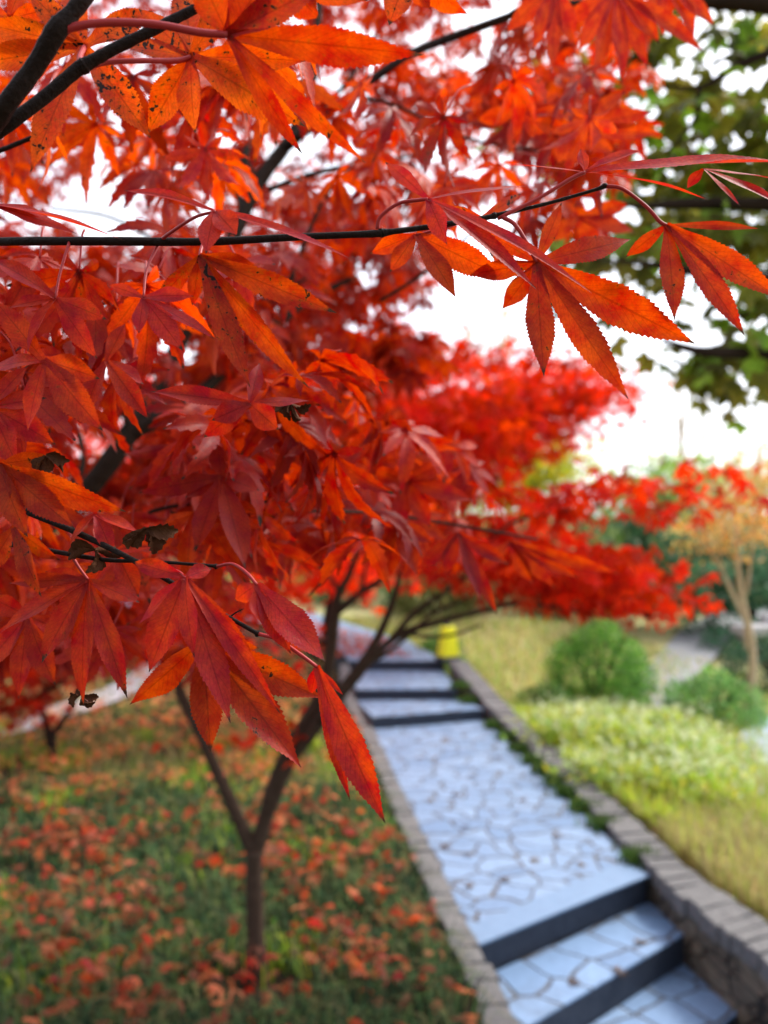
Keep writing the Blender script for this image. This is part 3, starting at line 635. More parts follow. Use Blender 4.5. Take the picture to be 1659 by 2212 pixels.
# nearer loose leaves of the tree, each one a leaf of its own
def looseA(x0,x1,y0,y1,d0,d1,N,pal,L=.046,lim=None):
    k=0
    while k<N:
        px,py,d=random.uniform(x0,x1),random.uniform(y0,y1),random.uniform(d0,d1)
        if not clear_holes(np.array([px]),np.array([py]),np.array([d]),L,True)[0] or (lim and not lim(px,py)): k+=.2; continue
        mb=MB(); x,nn=leaf_dirs(1,(-48,20),.45)
        scatter(mb,('maple',14),[P(px,py,d)],x,nn,[random.uniform(.8,1.1)*L],pick_tint(1,pal,.15,(.1,.5)))
        o=mb.obj('leaf',M['leaf'],TA); k+=1
        c=P(px,py,d); b=c+np.array([random.uniform(-.02,.02),random.uniform(0,.02),random.uniform(.015,.03)])
        m2=MB(); tube(m2,[b,(b+c)/2+(0,0,.006),c],[.0006,.0005,.0005],5,4,0); m2.obj('stalk',M['petiole'],o)
looseA(-30,600,-60,420,.38,.65,16,ORANGE+RED)
looseA(-30,560,520,1000,.38,.6,16,RED+CRIM)
looseA(-30,300,1000,1380,.4,.6,9,RED+CRIM)
looseA(700,1300,80,420,.5,.75,10,RED)
# withered curled leaves caught on the twigs
def withered(px,py,d,s):
    mb=MB(); c=P(px,py,d)
    for k in range(5):
        a=RNG.uniform(0,6.28); t=c+np.array([math.cos(a)*s,RNG.uniform(-.4,.4)*s,-abs(math.sin(a))*s*.9])
        add_lobe(mb,c,t,unit(RNG.normal(0,1,3)),s*.55,sag=RNG.uniform(.1,.5),rows=12,serr=.2,fold=1.2,seed=RNG.random(),twist=RNG.uniform(-2,2))
    o=mb.obj('withered_leaf',M['dead'],TA); o['label']='brown curled dry leaf'
for a in ((318,1142,.33,.012),(205,1190,.35,.011),(178,1500,.35,.007),(100,985,.34,.010),(630,870,.36,.009)): withered(*a)

# ------------------------------------------------------------------ other maples
def sprays(mb, blobs, key, size, pal, per=14, flat=.25, pitch=(-30,26), var=.2, spr=.28):
    """blobs: px,py,depth, rx px, ry px, rdepth m, N leaves: flattened sprays of leaves"""
    for (px,py,d,rx,ry,rd,N) in blobs:
        ns=max(1,N//per); v=RNG.normal(0,1,(ns,3)); v/=np.linalg.norm(v,axis=1,keepdims=True); v*=RNG.uniform(0,1,(ns,1))**(1/3)
        C=P(px,py,d)+v*np.array([rx*d/F,rd,ry*d/F])
        i=np.repeat(np.arange(ns),per); N2=len(i); r=spr*RNG.uniform(.6,1.3,(ns,1))[i]
        pos=C[i]+RNG.normal(0,.5,(N2,3))*r*np.array([1,1,flat])
        x,nn=leaf_dirs(N2,pitch,.55)
        base=RNG.uniform(.75,1.2,(ns,1))[i]; t=pick_tint(N2,pal,var); t[:,:3]*=base
        scatter(mb,key,pos,x,nn,RNG.uniform(.75,1.15,N2)*size,t)
def maple(label, base, trunk, limbs, blobs, pal, key=('maple',3), size=.055, bark='bark', name='maple_tree', cat='maple tree', group=None, spr=.28, leafmat='mass', **kw):
    t=empty(name,base,label,cat,group)
    mb=MB(); tube(mb,[P(*p[:3]) for p in trunk],[pxr(p[3],p[2]) for p in trunk],10,5); mb.obj('trunk',M[bark],t)
    for l in limbs:
        mb=MB(); tube(mb,[P(*p[:3]) for p in l],[pxr(p[3],p[2]) for p in l],8,5); mb.obj('branch',M[bark],t)
    mb=MB(); sprays(mb,blobs,key,size,pal,spr=spr,**kw); mb.obj('crown',M[leafmat],t)
    return t
g=G(555,2125)
maple('slender maple with a forked dark trunk standing in the bed beside the path',g,
 [(555,2150,3.1,76),(555,2122,3.1,58),(554,2085,3.1,46),(552,2000,3.1,40),(549,1900,3.1,37),(550,1835,3.1,38)],
 [[(550,1850,3.1,32),(512,1762,3.1,30),(470,1670,3.12,27),(430,1580,3.15,25),(405,1530,3.18,24),(370,1450,3.2,22),(330,1350,3.3,18),(280,1220,3.4,14),(250,1050,3.5,8)],
  [(551,1850,3.1,30),(575,1760,3.1,35),(603,1680,3.08,40),(640,1600,3.05,39),(680,1530,3.02,34),(700,1480,3.0,29),(715,1400,3.0,26),(722,1330,3.0,27),(733,1280,3.0,18),(757,1235,3.0,14),(790,1130,3.0,10),(800,1000,3.05,5)],
  [(724,1325,3.0,20),(780,1280,2.95,17),(830,1243,2.9,14),(880,1150,2.85,10),(960,1000,2.8,8),(1034,945,2.75,5)],
  [(630,1640,3.02,28),(715,1525,2.95,30),(775,1445,2.9,25),(815,1380,2.9,20),(845,1310,2.9,17),(862,1250,2.9,13),(890,1150,2.9,9),(930,1020,2.9,6)],
  [(690,1555,2.95,22),(760,1475,2.85,20),(812,1412,2.8,18),(870,1368,2.75,18),(960,1340,2.7,13),(1060,1315,2.6,11),(1120,1303,2.55,10),(1200,1312,2.5,8),(1320,1335,2.5,5)],
  [(835,1392,2.78,14),(890,1330,2.7,14),(940,1292,2.65,11),(1000,1250,2.6,9),(1090,1140,2.5,8),(1180,1110,2.45,8),(1310,1090,2.4,5)],
  [(775,1445,2.9,12),(850,1400,2.85,10),(930,1330,2.8,8),(1010,1290,2.75,6),(1090,1230,2.7,4)],
  [(870,1368,2.75,10),(960,1375,2.7,7),(1040,1350,2.65,5)],
  [(733,1280,3.0,10),(700,1220,3.0,8),(650,1120,3.05,6)],
  [(780,1280,2.95,9),(790,1200,2.95,7),(770,1100,3.0,5)],
  [(430,1580,3.15,14),(470,1500,3.15,10),(500,1400,3.2,7),(520,1280,3.2,5)],
  [(690,1430,3.0,14),(640,1370,3.05,10),(560,1280,3.1,6)]],
 [(720,1010,3.1,330,170,.5,1500),(560,1150,3.3,260,170,.4,900),(960,960,2.9,190,110,.4,620),(1040,1170,2.7,190,60,.35,330),
  (1200,1225,2.55,190,45,.3,330),(1330,1262,2.5,115,50,.3,240),(1150,1090,2.6,130,28,.3,90),(1380,1060,2.5,150,45,.3,130),(860,860,3.0,250,80,.5,500),
  (960,1255,2.75,80,30,.2,40),(560,1600,2.9,50,50,.1,30),(440,1350,3.2,200,100,.4,450)],
 RED_LIT+RED[:2], spr=.2, bark='bark_mid')
maple('maple behind the near forked maple, its bright red crown left of the far path',(-1.6,7.2,0),
 [(430,1570,7.2,26),(440,1480,7.2,24),(450,1380,7.2,20),(455,1300,7.2,14)],
 [[(440,1430,7.2,16),(520,1300,7.2,12),(640,1150,7.2,8),(740,1000,7.2,5)],[(450,1380,7.2,16),(360,1250,7.2,11),(240,1120,7.2,6)]],
 [(520,1000,7.2,420,240,1.3,3200),(740,1200,7.0,130,90,.8,500),(150,1250,7.0,260,140,1.0,900)],
 RED_LIT+[(.75,.07,.05)], size=.09, spr=.45)
maple('farthest maple with a broad bright red crown over the bend of the path',(-1.0,11.5,.2),
 [(700,1400,11.5,26),(720,1280,11.5,22),(760,1180,11.5,16)],
 [[(740,1240,11.5,14),(900,1100,11.2,10),(1080,980,11,6)],[(735,1260,11.5,14),(640,1100,11.5,8)]],
 [(930,880,11.2,340,130,1.6,3300),(1190,850,10.8,180,70,1.2,1100),(760,800,11.4,200,70,1.2,900),(1090,925,10.9,180,60,1.2,900),(700,1130,11.3,260,130,1.3,1400)],
 RED_LIT+CRIM, size=.12, spr=.6)
maple('small maple with a thin forked trunk at the left end of the bed',G(113,1650),
 [(114,1665,6.1,24),(112,1620,6.1,22),(108,1580,6.1,24)],
 [[(108,1590,6.1,17),(90,1530,6.1,14),(82,1505,6.1,13),(140,1470,6.0,9)],[(112,1590,6.1,15),(140,1550,6.1,12),(162,1510,6.1,9),(200,1400,6.1,5)],[(84,1506,6.1,9),(0,1530,6.0,9),(-80,1545,6.0,7)]],
 [(60,1420,6.0,170,75,.5,600),(20,1520,5.9,70,35,.3,110)],
 RED+CRIM, size=.08, spr=.3)

# ------------------------------------------------------------------ olive broad-leaved tree at the upper right
OLIVE=[(.13,.14,.02),(.19,.18,.025),(.10,.11,.02),(.30,.27,.04),(.22,.36,.04)]
maple('tall broadleaf tree reaching in from the right with olive leaves and level dark limbs',(3.1,3.6,-.2),
 [(2330,2090,3.6,120),(2330,1500,3.6,100),(2320,800,3.6,90),(2310,200,3.6,70),(2300,-300,3.6,50)],
 [[(2320,470,3.6,60),(2000,450,3.5,48),(1700,442,3.4,34),(1500,440,3.3,28),(1385,445,3.2,14),(1330,440,3.2,6)],
  [(2320,680,3.6,50),(1950,620,3.4,40),(1659,602,3.2,30),(1520,590,3.1,24),(1400,570,3.1,14),(1280,560,3.0,6)],
  [(2325,830,3.6,50),(1950,790,3.4,40),(1659,765,3.2,30),(1520,760,3.1,22),(1430,735,3.1,10)],
  [(2310,60,3.6,50),(1900,30,3.4,46),(1659,8,3.2,42),(1540,6,3.2,28),(1450,0,3.2,10)],
  [(1800,80,3.4,24),(1659,115,3.3,20),(1580,150,3.3,18),(1510,190,3.3,12),(1400,180,3.3,6)],
  [(1510,190,3.3,12),(1500,260,3.3,10),(1440,330,3.3,6)]],
 [(1560,80,3.70,190,110,.5,150),(1480,290,3.70,200,130,.5,175),(1260,190,4.00,170,120,.4,138),(1570,450,3.70,190,90,.5,131),(1440,560,3.60,220,90,.5,138),(1560,720,3.50,170,100,.4,125),(1640,300,3.80,100,150,.5,75),(1640,820,3.50,60,50,.3,30),(1900,300,3.80,200,400,.6,325)],
 OLIVE, key=('broad',4), size=.10, name='broadleaf_tree', cat='tree', spr=.34, leafmat='green', flat=.5, per=9)

# ------------------------------------------------------------------ garden beyond the wall
def tree(name,label,cat,px,base_py,d,wpx,top_py,blobs,pal,size,key=('clump',2),bark='bark_tan',spr=.6,group=None,nl=5,bend=(.2,-.2,0)):
    z0=EYE-(base_py-HY)/F*d
    trunk=[(px,base_py+8,d,wpx),(px+wpx*bend[0],(base_py*2+top_py)/3,d,wpx*.8),(px+wpx*bend[1],(base_py+2*top_py)/3,d,wpx*.6),(px+wpx*bend[2],top_py,d,wpx*.3)]
    lim=[]
    for k in range(nl):
        b=random.choice(blobs); s=random.uniform(.35,.8); y0=base_py+(top_py-base_py)*s
        lim.append([(px,y0,d,wpx*.4),((px+b[0])/2,(y0+b[1])/2,d,wpx*.28),(b[0]+random.uniform(-.6,.6)*b[3],b[1]-random.uniform(.0,.6)*b[4],d,wpx*.1)])
    return maple(label,(P(px,base_py,d)),trunk,lim,blobs,pal,key=key,size=size,bark=bark,name=name,cat=cat,group=group,spr=spr,leafmat='green',flat=.7)
tree('ornamental_tree','slender young tree with a pale bare trunk and yellow orange leaves by the terrace','tree',1612,1560,8.4,19,1120,
 [(1590,1120,8.4,90,60,.5,520),(1520,1150,8.3,65,42,.4,200),(1640,1060,8.5,60,60,.4,240),(1600,1190,8.3,50,25,.3,80)],[(.62,.30,.07),(.66,.36,.12),(.60,.22,.05),(.55,.42,.14)],.07,('oval',3),spr=.22,bend=(.75,-.7,-1.2))
tree('yellow_tree','small yellow green tree beyond the far maple crowns','tree',1150,1330,15,22,960,
 [(1160,1005,15,105,55,1.0,700),(1120,1060,15,80,40,.8,300)],[(.55,.52,.03),(.5,.5,.04),(.62,.5,.03),(.35,.42,.05)],.16,('clump',2),spr=.5)
tree('round_tree','fresh green round tree on the rise right of the yellow one','tree',1430,1300,18,22,980,
 [(1430,1050,18,120,60,1.5,520),(1400,1130,17.5,120,60,1.2,420)],[(.22,.36,.08),(.3,.42,.1),(.16,.3,.08),(.45,.5,.14)],.2,('clump',2),spr=.6)
tree('pale_tree','pale straw coloured tree at the right edge behind the orange leaves','tree',1640,1330,19,24,960,
 [(1630,1040,19,110,70,1.5,420),(1560,1090,18.5,90,50,1.2,240)],[(.5,.46,.2),(.6,.5,.25),(.45,.42,.16)],.2,('clump',2),spr=.6)
tree('dark_tree','dark green evergreen between the red sprays and the slender tree','tree',1400,1330,13.5,24,1120,
 [(1420,1180,13.5,110,70,.9,520),(1370,1240,13.2,90,50,.8,320)],[(.05,.12,.05),(.07,.18,.08),(.04,.09,.04)],.15,('clump',2),bark='bark',spr=.5)
tree('dark_tree','dense dark green evergreen at the right edge above the white bench','tree',1620,1380,13.0,24,1180,
 [(1610,1260,13,90,70,.9,520),(1530,1310,12.8,70,50,.8,280)],[(.05,.13,.06),(.08,.2,.1),(.04,.09,.05)],.15,('clump',2),bark='bark',spr=.5)
tree('bare_tree','thin nearly bare tree with a few straw leaves against the white sky','tree',1095,1320,20,12,640,
 [(1080,720,20,120,80,1.2,170),(1180,790,20,100,50,1.2,190),(1000,720,20,80,70,1.0,110)],[(.6,.45,.25),(.55,.35,.2),(.6,.5,.3)],.16,('oval',3),spr=.7,nl=14)
tree('bare_tree','taller bare tree with fine twigs right of the round green tree','tree',1475,1300,22,12,800,
 [(1470,900,22,90,70,1.2,60),(1560,870,22,80,60,1.2,60),(1400,950,22,60,40,1.0,50)],[(.6,.45,.25),(.5,.35,.2)],.16,('oval',3),spr=.7,nl=14)
for k,(px,d,top,wd,pal_) in enumerate(((700,26,1030,140,0),(950,30,1060,150,1),(1260,28,1100,120,1),(250,24,1000,200,0),(1800,24,1000,150,1),(480,28,1040,150,1))):
    PAL=[[(.16,.2,.05),(.24,.26,.06)],[(.09,.17,.06),(.13,.22,.08)]][pal_]
    tree('background_tree',['yellowish background tree left behind the maples','olive background tree right behind the far path bend','green background tree under the yellow tree','broad yellowish background tree at the far left','green background tree outside the right edge','green background tree between the two maples'][k],'tree',px,1190+60,d,18,top,[(px,(top+1200)/2,d,wd,(1200-top)*.5,1.5,420)],PAL,.28,('clump',2),spr=.8)
# round clipped bush, hedges
def leafy_dome(name,label,cat,c,r,N,pal,size,key=('oval',3),group=None,lump=.12,squash=1.0):
    t=empty(name,c,label,cat,group); c=np.asarray(c,float); r=np.asarray(r,float)
    v=RNG.normal(0,1,(N,3)); v/=np.linalg.norm(v,axis=1,keepdims=True); v[:,2]=np.abs(v[:,2])*1.0-.12
    lum=1+lump*(np.sin(v[:,0]*7+1)*np.cos(v[:,1]*6)+np.sin(v[:,2]*9+v[:,0]*4))*.6
    rad=RNG.uniform(.72,1.04,N)*lum
    pos=c+v*r*rad[:,None]; pos[:,2]=np.maximum(pos[:,2],c[2]+.02)
    x=v+RNG.normal(0,.7,(N,3)); nn=v+RNG.normal(0,.6,(N,3))+np.array([0,0,.5])
    mb=MB(); scatter(mb,key,pos,x,nn,RNG.uniform(.7,1.2,N)*size,pick_tint(N,pal,.25)); mb.obj('foliage',M['green'],t)
    mb=MB()
    for k in range(7):
        a=k*.9; tube(mb,[c+(0,0,-.03),c+r*np.array([math.cos(a)*.35,math.sin(a)*.35,.45]),c+r*np.array([math.cos(a)*.6,math.sin(a)*.6,.75])],[.02,.013,.006],6,4)
    mb.obj('stem',M['bark'],t); return t
for k,(x,y,r,pal_,lab) in enumerate((
 (.9,14.6,(.8,.7,1.0),0,'olive shrub on the rise just past the end of the wall'),(2.2,15.2,(1.0,.8,1.2),1,'tan reddish shrub in the middle of the rise'),(3.6,14.6,(.9,.8,1.1),2,'dark green shrub on the rise above the clipped bush'),
 (5.0,15.4,(1.1,.9,1.3),0,'broad olive shrub on the rise above the grey path'),(-.4,15.8,(1.0,.8,1.2),2,'green shrub beyond the bend of the far path'),(1.5,16.6,(1.2,.9,1.9),3,'tall yellow green shrub at the top of the rise'),
 (3.0,16.8,(1.2,.9,1.8),0,'tall olive shrub at the top of the rise'),(6.8,15.8,(1.2,1.,1.5),2,'dark green shrub behind the white bench'),(-2.4,16.6,(1.3,1.,1.6),3,'yellow green shrub left of the far path bend'))):
    leafy_dome('shrub',lab,'shrub',(x,y,lz(x,y)),r,1300,[[(.16,.18,.05),(.22,.22,.07)],[(.34,.24,.10),(.28,.16,.08),(.3,.28,.1)],[(.06,.13,.05),(.09,.18,.07)],[(.34,.38,.06),(.26,.34,.06)]][pal_],.13,lump=.25)
c=P(1285,1512,9.0); leafy_dome('clipped_bush','round clipped green bush standing on the lawn','bush',(c[0],c[1],lz(c[0],c[1])),(.6,.6,1.0),8000,[(.075,.20,.02),(.13,.32,.04),(.05,.13,.02),(.19,.40,.06)],.042)
c=P(1390,1480,9.6); leafy_dome('low_bush','smaller green bush tucked against the clipped bush','bush',(c[0]-.1,c[1],lz(c[0],c[1])),(.26,.3,.6),1000,[(.10,.22,.05),(.16,.3,.08)],.055)
for k,(px,py,d,r,lab) in enumerate(((1540,1560,8.6,(.52,.7,.52),'low mounded green hedge beside the slender pale trunk'),(1680,1530,10.2,(.75,.7,.75),'dark green rounded hedge at the right edge'),(1640,1450,12,(.9,.7,.5),'blue green low hedge behind the dark rounded one'))):
    c=P(px,py,d); leafy_dome('hedge',lab,'hedge',(c[0],c[1],lz(c[0],c[1])),r,2600,[[(.16,.32,.08),(.22,.40,.11),(.10,.24,.06)],[(.03,.08,.04),(.05,.12,.06)],[(.08,.2,.1),(.11,.26,.14)]][k],.06)
c=np.array([.72,10.3,.3]); leafy_dome('low_bush','low green shrub hugging the far path edge left of the yellow marker','bush',(c[0],c[1],lz(c[0],c[1])),(.36,.55,.62),1500,[(.08,.2,.03),(.14,.3,.05),(.06,.15,.03)],.05)
for px,py,d,s in ((1175,1480,8.3,.3),(1205,1500,8.0,.25)):
    c=P(px,py,d); leafy_dome('low_bush','small grey green shrublet left of the clipped bush, '+('the larger' if s==.3 else 'the smaller'),'bush',(c[0],c[1],lz(c[0],c[1])),(s,s,s),500,[(.12,.2,.05),(.08,.16,.04)],.05)
# flowering plants behind the wall
k=0
for px,py,d in ((1210,1640,6.6),(1270,1650,6.5),(1330,1660,6.4),(1390,1665,6.3),(1440,1680,6.1),(1490,1705,5.9),(1520,1765,5.6),(1240,1580,7.3),(1310,1590,7.2),(1380,1600,7.1),(1450,1610,6.9),(1490,1630,6.7),(1290,1740,5.6),(1400,1760,5.4),(1500,1790,5.2)):
    c=P(px,py,d); c[2]=lz(c[0],c[1]); t=empty('flowering_plant',c,'bushy light green plant topped with tiny white flowers on the lawn behind the wall','plant','flowering plants behind the wall')
    N=330; h=random.uniform(.18,.36); v=RNG.normal(0,1,(N,3))*np.array([.15,.15,.0]); v[:,2]=RNG.uniform(.02,1,N)*h
    mb=MB(); x=RNG.normal(0,.6,(N,3))+np.array([0,0,.6]); scatter(mb,('oval',3),c+v,x,RNG.normal(0,.6,(N,3))+np.array([0,0,1]),RNG.uniform(.6,1.2,N)*.075,pick_tint(N,[(.34,.46,.07),(.44,.5,.07),(.28,.42,.09),(.5,.5,.06)],.2)); mb.obj('foliage',M['green'],t)
    mb=MB(); N=120; v=RNG.normal(0,1,(N,3))*np.array([.16,.16,.05]); v[:,2]+=h
    scatter(mb,('clump',2),c+v,RNG.normal(0,1,(N,3)),np.tile([0,0,1.],(N,1))+RNG.normal(0,.4,(N,3)),RNG.uniform(.6,1.2,N)*.036,np.ones((N,4))); mb.obj('flowers',M['flower'],t)['kind']='stuff'
# green tufts between the path and the wall
def tuft(name,label,cat,c,h,N,pal,r,group,bl=.012,matn='grass'):
    t=empty(name,c,label,cat,group); mb=MB(); blades(mb,np.asarray(c)+RNG.normal(0,1,(N,3))*np.array([r,r,0]),h,pal,bl); mb.obj('blades',M[matn],t)['kind']='stuff'; return t
def blades(mb,pos,h,pal,wd,lean=.7):
    N=len(pos); az=RNG.uniform(0,2*np.pi,N); hh=h*RNG.uniform(.5,1.25,N); ln=RNG.uniform(.2,1,N)*lean
    dr=np.column_stack([np.cos(az),np.sin(az),np.zeros(N)]); sd=np.column_stack([-np.sin(az),np.cos(az),np.zeros(N)])*wd/2
    up=np.array([0,0,1.])
    p1=pos+dr*(ln*.35*hh)[:,None]+up*(hh*.62)[:,None]; p2=pos+dr*(ln*hh)[:,None]+up*(hh*(1-.45*ln**1.5))[:,None]
    V=np.stack([pos-sd,pos+sd,p1-sd*.8,p1+sd*.8,p2],axis=1).reshape(-1,3); b=(np.arange(N)*5)[:,None]
    t=np.repeat(pick_tint(N,pal,.25),5,axis=0)
    mb.add(V,f3=b+np.array([[2,3,4]]),f4=b+np.array([[0,1,3,2]]),tint=t)
MOSS=[(.05,.11,.025),(.08,.15,.03),(.04,.08,.02),(.11,.16,.04)]
for y in (4.25,4.75,5.05,5.35,5.6,5.85,6.15,6.5,6.9,7.3,7.9,8.1):
    xr=xat(Rk,y); z0=0 if y<7.62 else .11 if y<8.05 else .22
    tuft('grass_tuft','low dark green tuft growing in the gap between the path and the wall','plant',(xr+.03,y,z0),.075,260,MOSS,.045,'tufts between path and wall',.010)

# ------------------------------------------------------------------ ground cover and fallen leaves of the left bed
BEDG=[(.035,.08,.035),(.065,.13,.055),(.012,.026,.014),(.11,.19,.06),(.02,.045,.022),(.20,.19,.08)]
BEDG_LIT=[(.20,.25,.06),(.30,.29,.09),(.12,.18,.06),(.34,.24,.12)]  # far blades paler: light under the opening canopy is put into their colour
def bed_points(N,y0,y1,pw=1.0):
    u=RNG.uniform(0,1,N)**pw; y=y0+(y1-y0)*u; xr=np.array([xat(Lk,v) for v in y])-.17
    xl=np.maximum(-5.5,(-60-CX)/F*y-.2); x=xl+(xr-xl)*RNG.uniform(0,1,N); return x,y
mb=MB()
for (N,y0,y1,h,wd) in ((15000,1.9,3.7,.19,.007),(10000,3.7,5.4,.17,.010),(6500,5.2,7.2,.11,.014),(5200,7.1,10.8,.12,.022)):
    x,y=bed_points(N,y0,y1); dens=np.sin(x*4.3+y*1.7)+np.sin(y*5.1-x*2.2); keep=RNG.uniform(-2.2,2,N)<dens+.8
    keep&=((x-g[0])**2+(y-g[1]+.12)**2)>.045; x,y=x[keep],y[keep]; blades(mb,np.column_stack([x,y,bed_z(x,y)]),h,BEDG if y0<5 else BEDG_LIT,wd,1.3)
# lighter green patches
for k in range(46):
    x,y=bed_points(1,3.0,7.2); n_=110; px_=x+RNG.normal(0,.09,n_); py_=y+RNG.normal(0,.09,n_)
    ok=px_<np.array([xat(Lk,v) for v in py_])-.17
    blades(mb,np.column_stack([px_,py_,bed_z(px_,py_)])[ok],.12,[(.26,.40,.04),(.40,.50,.05),(.16,.34,.05)],.012)
tag(mb.obj('ground_cover',M['grass'],origin=(0,0,0)),'dark green grassy ground cover filling the bed','ground cover',kind='stuff')
FALL=[(.30,.06,.03),(.22,.07,.04),(.62,.07,.03),(.66,.11,.05),(.55,.04,.03),(.62,.19,.09),(.60,.16,.10),(.48,.03,.03)]
def drifts(N,y0,y1,pw,lim):
    X=[];Y=[]
    while sum(map(len,X))<N:
        x,y=bed_points(N,y0,y1,pw); dn=np.sin(x*5.1+y*2.3)+np.sin(y*6.3-x*3.4)+.8*np.sin(x*11+y*9); k=RNG.uniform(-2.4,2.4,N)<dn+lim; X.append(x[k]); Y.append(y[k])
    return np.concatenate(X)[:N],np.concatenate(Y)[:N]
x,y=drifts(300,2.5,4.6,.95,.2)
protos=[]
for i in range(300):
    if i<24:
        mb=MB(); c=RNG.normal(0,.5,3); xd,nn=leaf_dirs(1,(RNG.normal(-8,15),5),.45)
        scatter(mb,('maple',6),[(0,0,0)],xd,nn,[.056],pick_tint(1,FALL,.2,(0,.3)))
        o=mb.obj('fallen_leaf',M['leaf'],origin=(0,0,0)); protos.append(o)
    else:
        s=protos[i%24]; o=s.copy(); COL.objects.link(o)
    o.location=(x[i],y[i],float(bed_z(x[i],y[i]))+RNG.uniform(.11,.175)); o.rotation_euler=(RNG.normal(0,.3),RNG.normal(0,.3),RNG.uniform(0,6.28)); sc=RNG.uniform(.75,1.2); o.scale=(sc,sc,sc)
    tag(o,'red or orange fallen maple leaf lying on the dark green ground cover','leaf','fallen leaves on the bed')
mb=MB(); x,y=drifts(1700,2.7,7.4,.85,-.8); N=len(x); xd,nn=leaf_dirs(N,(-5,18),.4)
scatter(mb,('maple',3),np.column_stack([x,y,bed_z(x,y)+RNG.uniform(.085,.15,N)]),xd,nn,RNG.uniform(.5,1.2,N)*.052,np.where((y>5.0)[:,None],pick_tint(N,[(.7,.3,.14),(.68,.2,.09),(.6,.36,.14),(.72,.16,.09),(.5,.14,.07)],.2),pick_tint(N,FALL+[(.55,.22,.12)],.2)))  # leaves past mid-bed take paler tints that stand for the brighter light there
# red leaves strewn over the far path and the slope beside it
N=1300; y=RNG.uniform(9.4,15,N); u=RNG.uniform(-1.1,1,N); xc=np.array([xat(Lk,v) for v in y]); x=xc+u*np.where(u>0,.75,1.6)
scatter(mb,('maple',3),np.column_stack([x,y,np.where(y>11.1,.36+.045*(y-11),.36)]),*leaf_dirs(N,(-5,14),.3),RNG.uniform(.8,1.2,N)*.055,pick_tint(N,FALL,.2))
x,y=drifts(900,7.0,10.5,1.0,.3); N=len(x)
scatter(mb,('maple',3),np.column_stack([x,y,bed_z(x,y)+.1]),*leaf_dirs(N,(-5,18),.4),RNG.uniform(.8,1.3,N)*.06,pick_tint(N,[(.7,.34,.16),(.68,.22,.1),(.6,.4,.16),(.6,.16,.08)],.2))  # the same painted brightness carried on to the back of the bed
tag(mb.obj('leaf_litter',M['mass'],origin=(0,0,0)),'scattered red leaf litter farther back on the bed and along the far path','leaf litter',kind='stuff')
# dry leaves on the flagstones
for px,py,z in ((1005,1985,0),(1011,1850,0),(1020,1917,0),(960,1830,0),(1080,1640,0),(985,1720,0),(905,1640,0),(1205,1810,0),(1130,1730,0),(1385,2040,-.14),(1240,2122,-.14),(1010,1790,0),(1090,1905,0),(1160,1860,0),(930,1730,0),(1020,1680,0),(960,1600,0),(1250,1870,0),(1330,2100,-.14)):
    g_=G(px,py,z); mb=MB(); scatter(mb,('maple',6),[(0,0,0)],[[1,0,0]],[[0,0,1]],[random.uniform(.045,.062)],[(*random.choice([(.2,.11,.05),(.26,.16,.07),(.15,.08,.04)]),.3)])
    o=mb.obj('dry_leaf',M['leaf'],origin=(0,0,0)); o.location=(g_[0],g_[1],z+.014); o.rotation_euler=(.1,.1,random.uniform(0,6)); tag(o,'small brown dry leaf lying on the blue grey flagstones','leaf','dry leaves on the path')

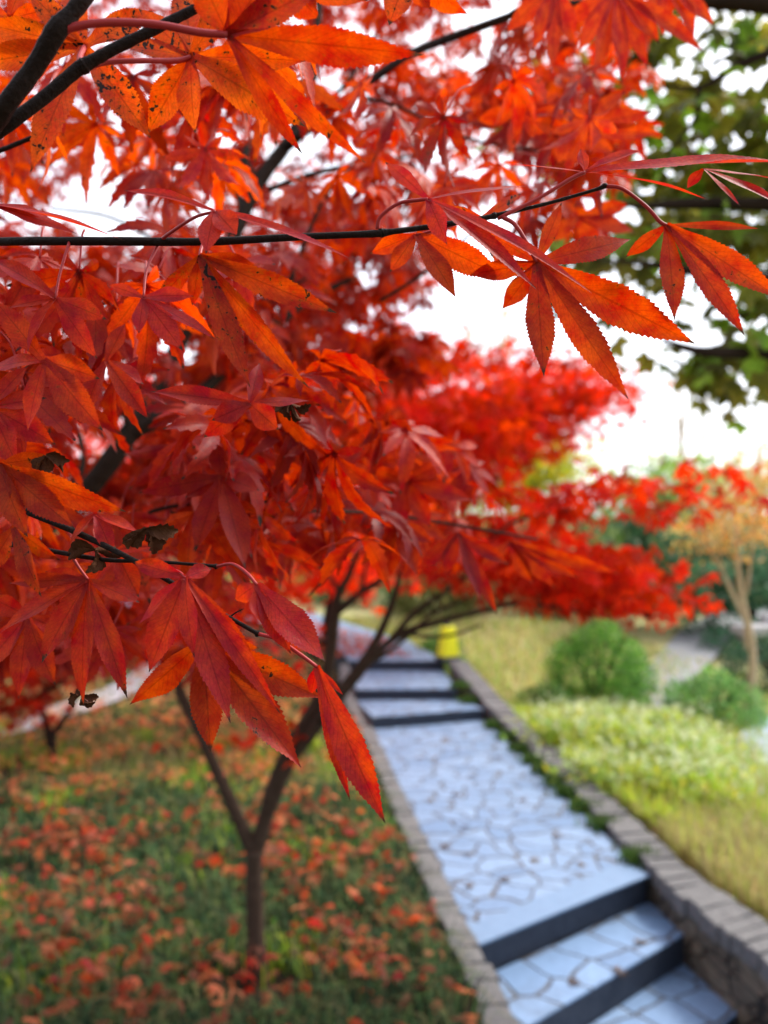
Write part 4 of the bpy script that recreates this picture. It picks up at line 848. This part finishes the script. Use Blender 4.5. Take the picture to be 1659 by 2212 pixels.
# ------------------------------------------------------------------ lawn grass
LAWN=[(.38,.45,.10),(.47,.48,.15),(.32,.44,.09),(.53,.46,.22),(.26,.40,.08)]
DRY=[(.42,.33,.16),(.5,.4,.2),(.38,.36,.14)]
def lawn_points(N,y0,y1,xw):
    y=RNG.uniform(y0,y1,N); xl=np.array([xat(Rk,v) for v in y])+.30; x=xl+xw*RNG.uniform(0,1,N)**1.3; return x,y
mb=MB()
for (N,y0,y1,xw,h,wd,pal_) in ((11000,2.9,5.3,1.3,.17,.008,LAWN[:2]+DRY*3),(13000,4.8,8.5,2.6,.14,.012,LAWN),(9000,8,14,4.0,.12,.02,LAWN+DRY)):
    x,y=lawn_points(N,y0,y1,xw); blades(mb,np.column_stack([x,y,lawn_z(x,y)]),h,pal_,wd)
N=8000; y=RNG.uniform(4.7,7.7,N); x=np.array([xat(Rk,v) for v in y])+.32+RNG.uniform(0,1,N)**1.4*.9
k=np.sin(x*5+y*4)+np.sin(y*3.1-x*2)+.4>RNG.uniform(-1.5,1.5,N); x,y=x[k],y[k]
blades(mb,np.column_stack([x,y,lawn_z(x,y)]),.2,[(.50,.58,.04),(.58,.58,.04),(.40,.55,.06),(.3,.46,.05)],.014)
x,y=lawn_points(1700,3.0,7.4,1.7); blades(mb,np.column_stack([x,y,lawn_z(x,y)]),.36,DRY+LAWN[:2]+[(.5,.58,.08)],.008,.8)
tag(mb.obj('grass',M['grass'],origin=(0,0,0)),'yellow green unmown grass behind the stone wall','grass',kind='stuff')
# orange-brown bank beyond the clipped bush
# ------------------------------------------------------------------ yellow marker and white bench
c=np.array(G(968,1424,.35)); c[2]=max(.33,lz(c[0],c[1])); t=empty('path_marker',c,'bright yellow tapered marker box with black foot at the top of the wall','marker')
mb=MB(); box(mb,c,.25,.2,.05,.45,.012); mb.obj('foot',M['black'],t,smooth=False)
mb=MB(); box(mb,c+(0,0,.05),.215,.15,.345,.45,.014,taper=.72); mb.obj('body',M['yellow'],t,smooth=False)
mb=MB(); box(mb,c+(-.01,0,.395),.07,.05,.045,.45,.012); mb.obj('handle',M['black'],t,smooth=False)
c=P(1672,1400,11.6); t=empty('stone_bench',c,'white stone slab bench at the right edge of the garden','bench')
mb=MB(); box(mb,c+(0,0,.2),1.1,.45,.14,.1,.02); mb.obj('seat',M['white'],t,smooth=False)
for s in (-.38,.38):
    mb=MB(); box(mb,c+(s,0,-.25),.16,.36,.45,.1,.02); mb.obj('leg',M['white'],t,smooth=False)
mb=MB(); box(mb,c+(.2,.2,.34),.6,.14,.16,.1,.02); mb.obj('backrest',M['white'],t,smooth=False)
